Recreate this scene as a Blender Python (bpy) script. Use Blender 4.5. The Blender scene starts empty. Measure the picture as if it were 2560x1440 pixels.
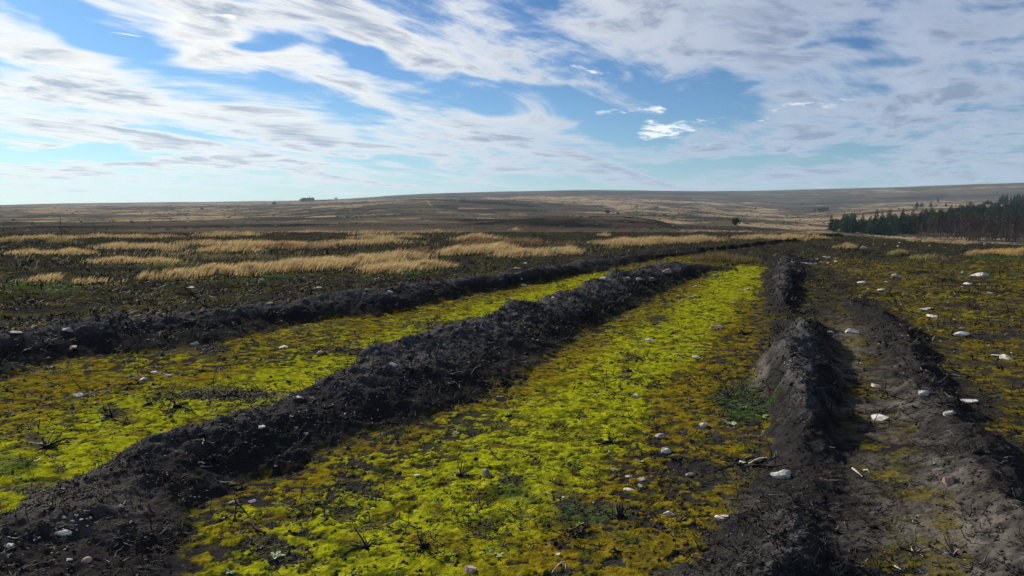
import bpy, bmesh, math, random
import numpy as np
from mathutils import Vector, Matrix

# ------------------------------------------------------------------ camera, sky, sun, exposure
S = bpy.context.scene
COL = S.collection
rad = math.radians
F = 1280 / math.tan(rad(34.0))            # focal length in photo pixels
PITCH = math.atan((720 - 535) / F)
EYE = 1.65
cam = bpy.data.cameras.new('camera'); cam.sensor_width = 36; cam.lens = 18 / math.tan(rad(34.0))
cam.clip_start = 0.05; cam.clip_end = 20000
camo = bpy.data.objects.new('camera', cam); COL.objects.link(camo)
camo.location = (0, 0, EYE); camo.rotation_euler = (math.pi / 2 - PITCH, 0, 0)
S.camera = camo
S.render.engine = 'CYCLES'
S.cycles.use_denoising = True; S.cycles.denoiser = 'OPENIMAGEDENOISE'; S.cycles.denoising_input_passes = 'RGB_ALBEDO_NORMAL'; S.cycles.denoising_prefilter = 'NONE'
S.cycles.use_adaptive_sampling = True; S.cycles.adaptive_threshold = 0.02; S.cycles.sample_clamp_indirect = 2.0; S.cycles.use_light_tree = False
S.cycles.max_bounces = 5; S.cycles.diffuse_bounces = 2; S.cycles.glossy_bounces = 2
S.cycles.transparent_max_bounces = 4; S.cycles.volume_bounces = 0
S.view_settings.view_transform = 'Standard'; S.view_settings.look = 'None'
S.view_settings.gamma = 1; S.view_settings.use_curve_mapping = False
S.view_settings.exposure = 0.55
S.render.filter_size = 1.15

SUN_AZ, SUN_EL = rad(-40), rad(30)         # ahead and to the left of the view
sd = Vector((math.sin(SUN_AZ) * math.cos(SUN_EL), math.cos(SUN_AZ) * math.cos(SUN_EL), math.sin(SUN_EL)))
sl = bpy.data.lights.new('sun', 'SUN'); sl.energy = 4.6; sl.angle = rad(1.6); sl.color = (1.0, 0.93, 0.80)
slo = bpy.data.objects.new('sun', sl); COL.objects.link(slo)
slo.rotation_euler = (-sd).to_track_quat('-Z', 'Y').to_euler()

def px_dir(px, py):
    cx, cy = (px - 1280) / F, (720 - py) / F
    sp, cp = math.sin(PITCH), math.cos(PITCH)
    return cx, cp + cy * sp, -sp + cy * cp

class NT:
    """small helper to write node graphs"""
    def __init__(s, tree): s.t = tree; s.n = tree.nodes; s.l = tree.links
    def new(s, typ, **kw):
        nd = s.n.new(typ)
        for k, v in kw.items(): setattr(nd, k, v)
        return nd
    def put(s, sock, v):
        if isinstance(v, bpy.types.NodeSocket): s.l.new(v, sock)
        elif v is not None:
            try: sock.default_value = v
            except Exception: sock.default_value = (v[0], v[1], v[2], 1.0) if len(v) == 3 else v
    def m(s, op, a, b=None, c=None, clamp=False):
        nd = s.new('ShaderNodeMath', operation=op, use_clamp=clamp)
        for i, v in enumerate((a, b, c)):
            if v is not None: s.put(nd.inputs[i], v)
        return nd.outputs[0]
    def vm(s, op, a, b=None, scale=None):
        nd = s.new('ShaderNodeVectorMath', operation=op)
        s.put(nd.inputs[0], a)
        if b is not None: s.put(nd.inputs[1], b)
        if scale is not None: s.put(nd.inputs[3], scale)
        return nd.outputs[0] if op not in ('DOT_PRODUCT', 'LENGTH') else nd.outputs[1]
    def xyz(s, x, y, z=0.0):
        nd = s.new('ShaderNodeCombineXYZ')
        for i, v in enumerate((x, y, z)): s.put(nd.inputs[i], v)
        return nd.outputs[0]
    def sep(s, v):
        nd = s.new('ShaderNodeSeparateXYZ'); s.put(nd.inputs[0], v); return nd.outputs
    def noise(s, vec, scale, detail=4, rough=0.5, dist=0.0, lac=2.0, col=False, dim='3D'):
        nd = s.new('ShaderNodeTexNoise', noise_dimensions=dim)
        s.put(nd.inputs['Vector'], vec); s.put(nd.inputs['Scale'], scale); s.put(nd.inputs['Detail'], detail)
        s.put(nd.inputs['Roughness'], rough); s.put(nd.inputs['Distortion'], dist); s.put(nd.inputs['Lacunarity'], lac)
        return nd.outputs['Color'] if col else nd.outputs['Fac']
    def mapr(s, v, a, b, c=0.0, d=1.0, smooth=True):
        nd = s.new('ShaderNodeMapRange', interpolation_type='SMOOTHSTEP' if smooth else 'LINEAR')
        for i, x in enumerate((v, a, b, c, d)): s.put(nd.inputs[i], x)
        return nd.outputs[0]
    def mix(s, f, a, b, blend='MIX'):
        nd = s.new('ShaderNodeMix', data_type='RGBA', blend_type=blend)
        s.put(nd.inputs[0], f)
        for i, v in ((6, a), (7, b)):
            if isinstance(v, bpy.types.NodeSocket): s.l.new(v, nd.inputs[i])
            else: nd.inputs[i].default_value = (v[0], v[1], v[2], 1.0)
        return nd.outputs[2]
    def mapping(s, vec, loc=(0, 0, 0), rot=(0, 0, 0), scale=(1, 1, 1), typ='POINT'):
        nd = s.new('ShaderNodeMapping', vector_type=typ); s.put(nd.inputs[0], vec)
        nd.inputs[1].default_value = loc; nd.inputs[2].default_value = rot; nd.inputs[3].default_value = scale
        return nd.outputs[0]

def build_world():
    w = bpy.data.worlds.new('World'); S.world = w; w.use_nodes = True
    w.cycles.sampling_method = 'MANUAL'; w.cycles.sample_map_resolution = 512
    w.node_tree.nodes.clear(); N = NT(w.node_tree)
    sky = N.new('ShaderNodeTexSky', sky_type='NISHITA', sun_disc=False)
    sky.sun_elevation = SUN_EL; sky.sun_rotation = SUN_AZ
    sky.air_density = 1.0; sky.dust_density = 0.4; sky.ozone_density = 2.0; sky.altitude = 300
    D = N.vm('NORMALIZE', N.new('ShaderNodeTexCoord').outputs['Generated'])
    x, y, z = N.sep(D)
    zc = N.m('MAXIMUM', z, 0.0)
    # where a ray meets a flat cloud deck (curved a little towards the horizon); the cloud streets run away towards the right
    den = N.m('ADD', zc, 0.06)
    ax = rad(28); ca, sa = math.cos(ax), math.sin(ax)
    along = N.m('DIVIDE', N.vm('DOT_PRODUCT', D, (sa, ca, 0)), den); across = N.m('DIVIDE', N.vm('DOT_PRODUCT', D, (ca, -sa, 0)), den)
    Pr = N.xyz(along, across)
    warp = N.noise(N.vm('MULTIPLY', Pr, (0.5, 1, 1)), 0.55, 2, 0.5, col=True, dim='2D')
    Pw = N.vm('ADD', Pr, N.vm('MULTIPLY', N.vm('SUBTRACT', warp, (0.5, 0.5, 0.5)), (2.2, 1.1, 0)))
    Ps = N.vm('MULTIPLY', Pw, (0.32, 1.05, 1.0))
    n1 = N.noise(Ps, 1.0, 7, 0.62, dim='2D')                  # the big streaks
    n1b = N.noise(N.vm('ADD', Ps, (0.05, -0.15, 0.0)), 1.0, 5, 0.60, dim='2D')      # the same, a little towards the sun
    n2 = N.noise(N.vm('MULTIPLY', Pw, (0.85, 1.1, 1.0)), 2.4, 5, 0.64, dim='2D')
    # broad banks and gaps, in degrees of azimuth and elevation
    az = N.m('MULTIPLY', N.m('ARCTAN2', x, y), 180 / math.pi)
    el = N.m('MULTIPLY', N.m('ARCSINE', z), 180 / math.pi)
    wv = N.noise(N.vm('MULTIPLY', N.xyz(az, el), (0.06, 0.16, 1)), 1.0, 3, 0.6, col=True, dim='2D')
    AE = N.vm('ADD', N.xyz(az, el, 1.0), N.vm('MULTIPLY', N.vm('SUBTRACT', wv, (0.5, 0.5, 0.5)), (16.0, 6.5, 0.0)))
    AZ, EL, _ = N.sep(AE); AZ3, EL3 = N.xyz(AZ, AZ, AZ), N.xyz(EL, EL, EL)
    def madd(a, b, c):
        nd = N.new('ShaderNodeVectorMath', operation='MULTIPLY_ADD'); N.put(nd.inputs[0], a); N.put(nd.inputs[1], b); N.put(nd.inputs[2], c); return nd.outputs[0]
    def banks(rows):
        """sum of soft tilted ovals, three to a vector"""
        acc = 0.0; rows = list(rows)
        while len(rows) % 3: rows.append((0, 0, 10, 10, 0, 0.0))
        for q in range(0, len(rows), 3):
            cu, cv, am = [], [], []
            for (px, py, rx, ry, tilt, amp) in rows[q:q + 3]:
                dx, dy, dz = px_dir(px, py)
                a0 = math.degrees(math.atan2(dx, dy)); e0 = math.degrees(math.atan2(dz, math.hypot(dx, dy)))
                k = math.degrees(1 / F); c, s = math.cos(rad(tilt)), -math.sin(rad(tilt)); A, B = rx * k * 1.1, ry * k * 1.1
                cu.append((c / A, s / A, -(c * a0 + s * e0) / A)); cv.append((-s / B, c / B, (s * a0 - c * e0) / B)); am.append(amp)
            col = lambda m, i: tuple(r[i] for r in m)
            u = madd(AZ3, col(cu, 0), madd(EL3, col(cu, 1), col(cu, 2))); v = madd(AZ3, col(cv, 0), madd(EL3, col(cv, 1), col(cv, 2)))
            f = N.vm('MAXIMUM', madd(madd(u, u, N.vm('MULTIPLY', v, v)), (-1, -1, -1), (1, 1, 1)), (0, 0, 0))
            d = N.vm('DOT_PRODUCT', N.vm('MULTIPLY', f, f), tuple(am))
            acc = N.m('ADD', d, acc)
        return acc
    # px, py, half length, half height, tilt (down to the right), strength
    cover = banks(COVER)
    dens = N.m('ADD', N.m('MULTIPLY_ADD', N.m('SUBTRACT', n1, 0.5), 3.4, cover), N.m('MULTIPLY', N.m('SUBTRACT', n2, 0.5), 1.9))
    dens = N.m('ADD', dens, 0.02)
    alpha = N.m('MULTIPLY', N.mapr(dens, -0.40, 0.62), 0.95)
    # small bright puffs along the edge of the grey bank
    np_ = N.noise(N.vm('MULTIPLY', Pr, (0.9, 1.3, 1.0)), 6.0, 4, 0.65, dim='2D')
    puff = N.mapr(N.m('MULTIPLY', banks(PUFFS), np_), 0.34, 0.62)
    # light: brighter towards the sun and on the sunward edge of each streak, greyer where thick and away from it
    sdot = N.vm('DOT_PRODUCT', D, tuple(sd))
    glow = N.mapr(sdot, 0.52, 0.96)
    relief = N.mapr(N.m('SUBTRACT', n1b, N.m('MULTIPLY_ADD', N.m('SUBTRACT', n2, 0.5), -0.55, n1)), -0.13, 0.13)
    thick = N.mapr(dens, 0.2, 1.0)
    shade = N.m('MULTIPLY', N.m('MULTIPLY_ADD', relief, 0.95, 0.16), thick, clamp=True)
    lightc = N.mix(glow, (3.3, 3.8, 4.8), (8.0, 7.8, 7.3))
    darkc = N.mix(glow, (1.6, 2.0, 3.0), (2.8, 3.3, 4.2))
    cc = N.mix(shade, lightc, darkc)
    g = N.new('ShaderNodeGamma'); N.put(g.inputs[0], N.mix(1.0, sky.outputs[0], (0.124, 0.184, 0.222), 'MULTIPLY')); g.inputs[1].default_value = 1.5
    skyc = N.vm('SCALE', g.outputs[0], scale=2.0)
    out = N.mix(alpha, skyc, cc)
    out = N.mix(N.m('MULTIPLY', puff, 0.85), out, (8.4, 8.4, 8.2))
    # pale air low over the horizon
    low = N.m('POWER', 2.718, N.m('MULTIPLY', zc, -15.0))
    airc = N.mix(N.mapr(sdot, 0.45, 0.9), (2.5, 4.3, 5.7), (4.9, 5.8, 6.5))
    out = N.mix(N.m('MULTIPLY', low, 0.50), out, airc)
    out = N.mix(N.mapr(z, -0.03, -0.005), (0.5, 0.5, 0.45), out)
    bg = N.new('ShaderNodeBackground'); N.put(bg.inputs[0], out); bg.inputs[1].default_value = 0.097
    N.l.new(bg.outputs[0], N.new('ShaderNodeOutputWorld').inputs[0])
COVER = [
    (90, 120, 300, 95, 26, .62), (420, 250, 620, 85, 17, .50), (560, 110, 200, 95, 30, .62), (900, 265, 420, 62, 26, .50), (1200, 345, 420, 52, 18, .45),
    (200, 300, 560, 60, 6, .45), (300, 412, 760, 20, 2, .62), (800, 425, 700, 18, 6, .50), (400, 456, 700, 12, 2, .40), (700, 350, 520, 40, 8, .35),
    (1550, 420, 420, 34, 13, .55), (860, 40, 420, 60, 12, .40), (1420, 340, 300, 32, 10, .38),
    (1650, 90, 640, 180, -2, .70), (2400, 210, 460, 230, 0, .55), (2050, 325, 640, 45, -6, .60), (2250, 430, 560, 40, 0, .50),
    (230, 70, 260, 70, 14, -1.05), (700, 190, 120, 40, 30, -.3), (850, 120, 260, 45, 14, -.85), (1150, 225, 400, 50, 14, -.72),
    (1620, 300, 230, 32, -4, -.85), (1740, 240, 200, 20, -4, -.75), (2140, 100, 150, 30, -8, -.55), (2230, 155, 190, 34, -5, -.5), (2250, 285, 260, 40, 0, -.25),
    (60, 365, 620, 24, 2, -.95), (900, 392, 420, 14, 7, -.65), (1390, 190, 170, 40, 14, -.45), (1850, 390, 380, 34, 0, -.85), (1100, 478, 1900, 26, 0, -.40)]
PUFFS = [(1350, 178, 120, 22, 5, 1.), (1580, 262, 190, 16, 0, 1.), (1700, 292, 150, 26, 3, 1.2), (1430, 282, 160, 20, 2, 1.), (1950, 305, 330, 32, -8, .75), (560, 24, 80, 14, 5, 1.), (300, 62, 70, 10, 3, .9), (2110, 235, 60, 14, 0, .8)]
build_world()

# ------------------------------------------------------------------ noise and curves (numpy)
rng = np.random.default_rng(7)
random.seed(7)
_perm = rng.permutation(4096).astype(np.int32)
_ga = rng.random(4096) * 2 * np.pi
_gx, _gy = np.cos(_ga).astype(np.float32), np.sin(_ga).astype(np.float32)
def perlin(x, y, seed=0):
    x0 = np.floor(x); y0 = np.floor(y); xi = x0.astype(np.int32); yi = y0.astype(np.int32)
    xf = (x - x0).astype(np.float32); yf = (y - y0).astype(np.float32)
    u = xf * xf * xf * (xf * (xf * 6 - 15) + 10); v = yf * yf * yf * (yf * (yf * 6 - 15) + 10)
    def g(ix, iy, dx, dy):
        h = _perm[(_perm[(ix + seed * 131) & 4095] + iy + seed * 17) & 4095]
        return _gx[h] * dx + _gy[h] * dy
    a = g(xi, yi, xf, yf); b = g(xi + 1, yi, xf - 1, yf)
    c = g(xi, yi + 1, xf, yf - 1); d = g(xi + 1, yi + 1, xf - 1, yf - 1)
    return (a + (b - a) * u + (c - a) * v + (a - b - c + d) * u * v) * 1.5
def fbm(x, y, size, octs=4, rough=0.5, seed=0, ridged=False):
    out = 0; amp = 1; tot = 0; f = 1.0 / size
    for o in range(octs):
        n = perlin(x * f + o * 17.3, y * f - o * 9.1, seed + o)
        if ridged: n = 1 - 2 * np.abs(n)
        out = out + n * amp; tot += amp; amp *= rough; f *= 2.03
    return out / tot
def sstep(a, b, v):
    t = np.clip((v - a) / (b - a), 0, 1); return t * t * (3 - 2 * t)

def G(px, py, z=0.0):
    dx, dy, dz = px_dir(px, py); t = (z - EYE) / dz
    return np.array((dx * t, dy * t))
def project(X, Y, Z):
    sp, cp = math.sin(PITCH), math.cos(PITCH)
    dep = Y * cp - (Z - EYE) * sp; up = Y * sp + (Z - EYE) * cp
    dep = np.maximum(dep, 0.05)
    return 1280 + X / dep * F, 720 - up / dep * F
def in_poly(X, Y, pts):
    ins = np.zeros(X.shape, bool); n = len(pts)
    for i in range(n):
        x0, y0 = pts[i]; x1, y1 = pts[(i + 1) % n]
        if y0 == y1: continue
        c = ((y0 > Y) != (y1 > Y)) & (X < (x1 - x0) * (Y - y0) / (y1 - y0) + x0)
        ins ^= c
    return ins
def poly_dist(X, Y, pts, vals=None):
    """distance to a polyline, the signed side (+ = right of travel) and the values interpolated along it"""
    best = np.full(X.shape, 1e9); side = np.zeros(X.shape); outs = [np.zeros(X.shape) for _ in (vals or [])]
    for i in range(len(pts) - 1):
        x0, y0 = pts[i]; x1, y1 = pts[i + 1]; ex, ey = x1 - x0, y1 - y0; L = ex * ex + ey * ey + 1e-12
        t = np.clip(((X - x0) * ex + (Y - y0) * ey) / L, 0, 1)
        qx, qy = X - x0 - t * ex, Y - y0 - t * ey
        d = np.hypot(qx, qy); m = d < best
        best[m] = d[m]; side[m] = np.sign((ey * (X - x0) - ex * (Y - y0)))[m]
        for o, v in zip(outs, vals or []): o[m] = (v[i] + (v[i + 1] - v[i]) * t)[m]
    return best, side, outs
def coarse(fn, step=3):
    """evaluate fields on every third grid point of the near sheet and fill in between"""
    ri = np.unique(np.r_[np.arange(0, near, step), near - 1]); ci = np.unique(np.r_[np.arange(0, NC, step), NC - 1])
    def up(A):
        B = np.empty((len(ri), NC))
        for i in range(len(ri)): B[i] = np.interp(np.arange(NC), ci, A[i])
        k = np.clip(np.searchsorted(ri, np.arange(near), 'right') - 1, 0, len(ri) - 2)
        t = ((np.arange(near) - ri[k]) / (ri[k + 1] - ri[k]))[:, None]
        return B[k] * (1 - t) + B[k + 1] * t
    return [up(A) for A in fn(nX[np.ix_(ri, ci)], nY[np.ix_(ri, ci)])]
def smooth_line(pts, k=4):
    """Catmull-Rom through 2-D (or n-D) points"""
    P = np.array(pts, float); P = np.vstack([2 * P[0] - P[1], P, 2 * P[-1] - P[-2]]); out = []
    for i in range(1, len(P) - 2):
        for t in np.linspace(0, 1, k, endpoint=False):
            out.append(0.5 * (2 * P[i] + (P[i + 1] - P[i - 1]) * t + (2 * P[i - 1] - 5 * P[i] + 4 * P[i + 1] - P[i + 2]) * t * t
                              + (3 * P[i] - P[i - 1] - 3 * P[i + 1] + P[i + 2]) * t ** 3))
    out.append(P[-2]); return np.array(out)
def blur(A, ry, rx):
    for ax, r in ((0, ry), (1, rx)):
        if r < 1: continue
        for _ in range(2):
            pad = [(0, 0), (0, 0)]; pad[ax] = (r + 1, r)
            c = np.cumsum(np.pad(A, pad, mode='edge'), axis=ax)
            n = A.shape[ax]
            A = (np.take(c, range(2 * r + 1, 2 * r + 1 + n), ax) - np.take(c, range(0, n), ax)) / (2 * r + 1)
    return A

# ------------------------------------------------------------------ terrain: one polar sheet from the feet to the skyline
TH = np.concatenate([np.linspace(-78, -37, 40, endpoint=False), np.linspace(-37, 37, 800, endpoint=False), np.linspace(37, 78, 41)])
TH = np.radians(TH)
RR = np.concatenate([np.geomspace(0.7, 2.9, 50, endpoint=False), np.geomspace(2.9, 20, 500, endpoint=False),
                     np.geomspace(20, 60, 150, endpoint=False), np.geomspace(60, 4200, 290, endpoint=False), np.geomspace(4200, 7000, 10)])
NR, NC = len(RR), len(TH)
LR = np.log(RR)
TX = 1280 + F / math.cos(PITCH) * np.tan(np.clip(TH, rad(-60), rad(60)))      # photo column of each azimuth near eye level
TX = np.clip(TX, -900, 3460)
# (distance, photo column -> photo row of the land at that distance)
LAND = [
    (60,   [(-900, 578), (0, 584), (900, 582), (1400, 582), (1800, 582), (2100, 587), (2350, 604), (2560, 612), (3460, 640)]),
    (110,  [(-900, 572), (0, 576), (900, 577), (1300, 572), (1700, 578), (1900, 579), (2060, 580), (2300, 602), (2560, 625), (3460, 660)]),
    (200,  [(-900, 566), (0, 568), (700, 566), (1100, 558), (1250, 549), (1400, 541), (1560, 538), (1630, 546), (1700, 566), (1800, 574), (2000, 582), (2300, 602), (2560, 612), (3460, 640)]),
    (285,  [(-900, 564), (0, 565), (700, 560), (1100, 558), (1250, 556), (1400, 552), (1560, 553), (1700, 562), (1840, 557), (2000, 574), (2200, 594), (2450, 606), (2560, 606), (3460, 610)]),
    (420,  [(-900, 556), (0, 557), (700, 550), (1060, 543), (1400, 545), (1600, 548), (1800, 551), (1950, 558), (2100, 563), (2300, 566), (2560, 566), (3460, 560)]),
    (650,  [(-900, 546), (0, 547), (600, 541), (850, 533), (1060, 527), (1300, 534), (1500, 536), (1700, 541), (1900, 549), (2050, 549), (2300, 533), (2450, 524), (2560, 521), (3460, 505)]),
    (950,  [(-900, 534), (0, 535), (600, 528), (850, 517), (1000, 503), (1080, 497), (1200, 501), (1350, 512), (1500, 521), (1700, 530), (1900, 541), (2020, 545), (2200, 524), (2380, 513), (2560, 506), (3460, 488)]),
    (1500, [(-900, 522), (0, 521), (500, 515), (750, 509), (900, 505), (1060, 500), (1300, 499), (1500, 503), (1700, 511), (1900, 521), (2020, 527), (2200, 524), (2400, 520), (2560, 512), (3460, 500)]),
    (2300, [(-900, 517), (0, 516), (500, 511), (760, 506), (900, 500), (1060, 490), (1300, 486), (1500, 486), (1700, 491), (1850, 497), (1950, 502), (2100, 500), (2300, 494), (2560, 488), (3460, 470)]),
    (3400, [(-900, 515), (0, 512), (150, 507), (450, 504), (700, 501), (850, 497), (1000, 486), (1080, 482), (1250, 477), (1400, 473), (1550, 472), (1750, 474), (1900, 471), (2050, 466), (2250, 460), (2400, 454), (2560, 449), (3460, 422)]),
    (7000, [(-900, 545), (3460, 545)]),
]
def row_to_z(r, row):
    # height of a point at ground distance r seen at that photo row (measured on the column's own vertical plane, small-angle)
    return EYE + r * np.tan(np.arctan((720 - row) / F) - PITCH)
nodes_r = [0.5, 6.0, 20.0, 38.0]
nodes_z = [np.zeros(NC), np.zeros(NC), np.zeros(NC), np.interp(TX, [-900, 1700, 2100, 2560, 3460], [0.12, 0.10, 0.0, -0.08, -0.2])]
for r, pts in LAND:
    xs, ys = zip(*pts); row = np.interp(TX, xs, ys)
    cosa = np.cos(np.clip(TH, rad(-60), rad(60)))
    nodes_r.append(r); nodes_z.append(EYE + (row_to_z(r, row) - EYE) * cosa)
nodes_z = np.array(nodes_z); lnr = np.log(nodes_r)
Z = np.empty((NR, NC))
for j in range(NC): Z[:, j] = np.interp(LR, lnr, nodes_z[:, j])
far = LR[:, None] > math.log(45)
Z = np.where(far, blur(Z, 7, 3), Z)
X = RR[:, None] * np.sin(TH)[None, :]; Y = RR[:, None] * np.cos(TH)[None, :]
R2 = np.broadcast_to(RR[:, None], X.shape)

# ---- peat ridges: crest line (photo px, height) and foot lines
def px_line(pts, z=0.0): return np.array([G(p[0], p[1], z) for p in pts])
RIDGES = [
    dict(name='far', crest=[(-420, 925, .24), (-180, 880, .26), (0, 842, .28), (150, 820, .28), (290, 806, .30), (430, 798, .26), (640, 768, .27), (830, 742, .30), (1000, 728, .27), (1170, 698, .28),
                (1350, 678, .26), (1480, 652, .22), (1600, 640, .18), (1740, 630, .10)],
         right=[(-420, 1040), (-180, 985), (0, 945), (180, 893), (420, 888), (640, 838), (800, 802), (980, 788), (1130, 752), (1210, 730), (1400, 696), (1500, 680), (1620, 655), (1750, 637)], wl=.8, plateau=.17),
    dict(name='middle', crest=[(-260, 1520, .15), (0, 1345, .16), (250, 1195, .17), (390, 1120, .20), (500, 1062, .24), (620, 1040, .20), (760, 985, .22), (890, 940, .25), (975, 885, .32), (1100, 852, .32), (1270, 790, .32), (1400, 752, .33),
                (1520, 707, .33), (1650, 672, .32), (1735, 660, .22), (1775, 668, .06)],
         right=[(300, 1620), (455, 1440), (470, 1300), (560, 1230), (760, 1150), (930, 1085), (1060, 1055), (1250, 985), (1390, 885), (1440, 842), (1545, 792), (1625, 750), (1700, 712), (1770, 680)], wl=.5, plateau=0),
    dict(name='right', crest=[(1962, 632, .12), (1962, 660, .22), (1960, 700, .26), (1957, 745, .20), (1975, 776, .03), (2005, 806, .20), (2000, 860, .30), (1995, 950, .31), (2010, 1030, .26), (2020, 1100, .08), (2010, 1180, .04), (1990, 1260, .12), (1975, 1340, .20), (1955, 1460, .22), (1930, 1640, .22)],
         right=[(1985, 632), (2003, 680), (2003, 730), (2003, 775), (2062, 805), (2092, 900), (2095, 1000), (2100, 1080), (2120, 1200), (2190, 1330), (2240, 1450), (2300, 1640)],
         left=[(1935, 632), (1922, 700), (1918, 765), (1935, 800), (1902, 880), (1885, 950), (1900, 1030), (1920, 1090), (1890, 1200), (1850, 1290), (1780, 1380), (1720, 1470), (1600, 1640)], plateau=0),
    dict(name='outer', crest=[(2120, 735, .02), (2150, 760, .08), (2225, 805, .14), (2275, 880, .15), (2330, 985, .13), (2400, 1060, .14), (2480, 1180, .11), (2560, 1290, .10), (2760, 1560, .10)],
         right=[(2140, 730), (2190, 765), (2280, 810), (2345, 880), (2410, 970), (2490, 1060), (2600, 1180), (2700, 1290), (2900, 1500)],
         left=[(2100, 745), (2140, 790), (2185, 860), (2215, 920), (2235, 990), (2300, 1090), (2370, 1200), (2430, 1320), (2560, 1500)], plateau=0),
]
near = (RR < 60).sum()
nX, nY = X[:near], Y[:near]
warpx = fbm(nX, nY, .6, 4, .6, 11) * .16; warpy = fbm(nX, nY, .6, 4, .6, 21) * .16
wX, wY = nX + warpx, nY + warpy
RH = np.zeros_like(nX); RM = np.zeros_like(nX); RID = np.full(nX.shape, -1); RU = np.zeros_like(nX)
AW = np.ones_like(nX)
for k, rd in enumerate(RIDGES):
    zc_ = (.24, .22, .14, .07)[k]; cr = smooth_line([tuple(G(p[0], p[1], min(p[2], zc_) if k < 2 else zc_)) + (p[2],) for p in rd['crest']], 4)
    H = cr[:, 2]
    def widths(line):
        ln = smooth_line(px_line(line), 6); return np.array([np.min(np.hypot(ln[:, 0] - c[0], ln[:, 1] - c[1])) for c in cr])
    wr = np.maximum(widths(rd['right']), .12)
    wl = np.maximum(widths(rd['left']), .12) if 'left' in rd else np.full(len(cr), rd['wl'])
    def fields(x_, y_):
        d_, s_, o_ = poly_dist(x_, y_, cr[:, :2], [H, wl, wr]); return [d_ * s_] + o_
    sd_, h, a, b = coarse(fields)
    sd_ = sd_ + warpx * 1.3; right = sd_ > 0; d = np.abs(sd_)
    u = np.where(right, d / b, d / a)
    lump = 1 + .45 * fbm(nX, nY, .8, 3, .55, 31 + k)
    if k == 3: lump = lump + .25 * fbm(nX, nY, .5, 2, .5, 77)
    prof = np.where(right, 1 - np.clip(u, 0, 1) ** 1.45, 1 - sstep(0, 1, u)) if k < 2 else 1 - sstep(.0, 1, np.clip(u, 0, 1)) * .55 - .45 * np.clip(u, 0, 1)
    prof = np.clip(prof, 0, 1)
    hh = h * lump * prof
    if rd['plateau']:
        pl = rd['plateau'] * sstep(0, .6, d) * (1 - .5 * sstep(8, 30, d))
        hh = np.where(right, hh, np.maximum(hh, pl * sstep(0.02, .12, h)))
    RH = np.maximum(RH, hh)
    msk = (1 - sstep(.62, 1.16, u + .22 * fbm(nX, nY, .30, 4, .6, 41 + k))) * sstep(.03, .10, h)
    RID = np.where((msk > .5) & (msk > RM), k, RID); RM = np.maximum(RM, msk)

# ---- masks from outlines in the photograph, with ragged edges
PX, PY = project(wX, wY, np.zeros_like(nX))
PXg, PYg = project(nX, nY, Z[:near] + RH)
STRIP1 = [(-900, 1700), (-700, 1000), (0, 935), (180, 885), (430, 880), (800, 795), (1130, 745), (1400, 690), (1640, 650), (1760, 636), (1770, 672), (1520, 712), (1270, 800), (960, 890), (760, 1000), (480, 1070), (380, 1130), (0, 1350)]
STRIP2 = [(300, 1800), (455, 1440), (470, 1290), (760, 1150), (1060, 1050), (1250, 980), (1380, 880), (1545, 790), (1700, 705), (1790, 668), (1880, 655), (1930, 650), (1915, 765), (1900, 880), (1880, 1000), (1900, 1090), (1850, 1290), (1720, 1470), (1500, 1800)]
STRIP3 = [(2010, 640), (2150, 740), (2330, 860), (2480, 1060), (2600, 1180), (2900, 1500), (3600, 1500), (3600, 690), (2560, 640), (2250, 650)]
STRIP4 = [(2005, 700), (2140, 770), (2230, 960), (2300, 1090), (2450, 1320), (2560, 1500), (2700, 1800), (2300, 1800), (2230, 1440), (2110, 1080), (2090, 850)]
def soft(poly, k=9): return blur(in_poly(PX, PY, poly).astype(float), k, k)
s1, s2, s3, s4 = soft(STRIP1), soft(STRIP2), soft(STRIP3, 10), soft(STRIP4, 8)
bare = 1 - sstep(.15, .75, RM)
patch = fbm(nX, nY, .55, 4, .6, 51); patch2 = fbm(nX, nY, 1.6, 3, .5, 55); speck = fbm(nX, nY, .13, 3, .6, 61)
hol = fbm(nX * .8, nY, .13, 4, .68, 71); grit = fbm(nX * .8, nY, .055, 2, .6, 73)
moss = np.clip(s1 * (.95 + .5 * patch) + s2 * (.98 + .5 * patch) + s3 * (.46 + 1.0 * patch + .5 * patch2) + s4 * (.24 + .8 * patch), 0, 1.3)
moss *= bare
moss += (1 - np.clip(s1 + s2 + s3 + s4, 0, 1)) * bare * np.clip((patch + .55 * patch2 - .06) * 1.6, 0, .8) * (1 - .6 * sstep(15, 30, R2[:near]))
# yellow-green moss, painted brighter along the strips' sunlit middle, olive and orange towards their edges
litgreen = 0
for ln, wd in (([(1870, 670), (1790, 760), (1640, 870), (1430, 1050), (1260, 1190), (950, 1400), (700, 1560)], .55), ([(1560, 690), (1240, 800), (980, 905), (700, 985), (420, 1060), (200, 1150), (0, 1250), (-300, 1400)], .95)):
    dg = coarse(lambda x_, y_: [poly_dist(x_, y_, smooth_line(px_line(ln), 4))[0]])[0]; litgreen = np.maximum(litgreen, 1 - sstep(wd * .35, wd * 1.7, dg + .35 * patch))
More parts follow.
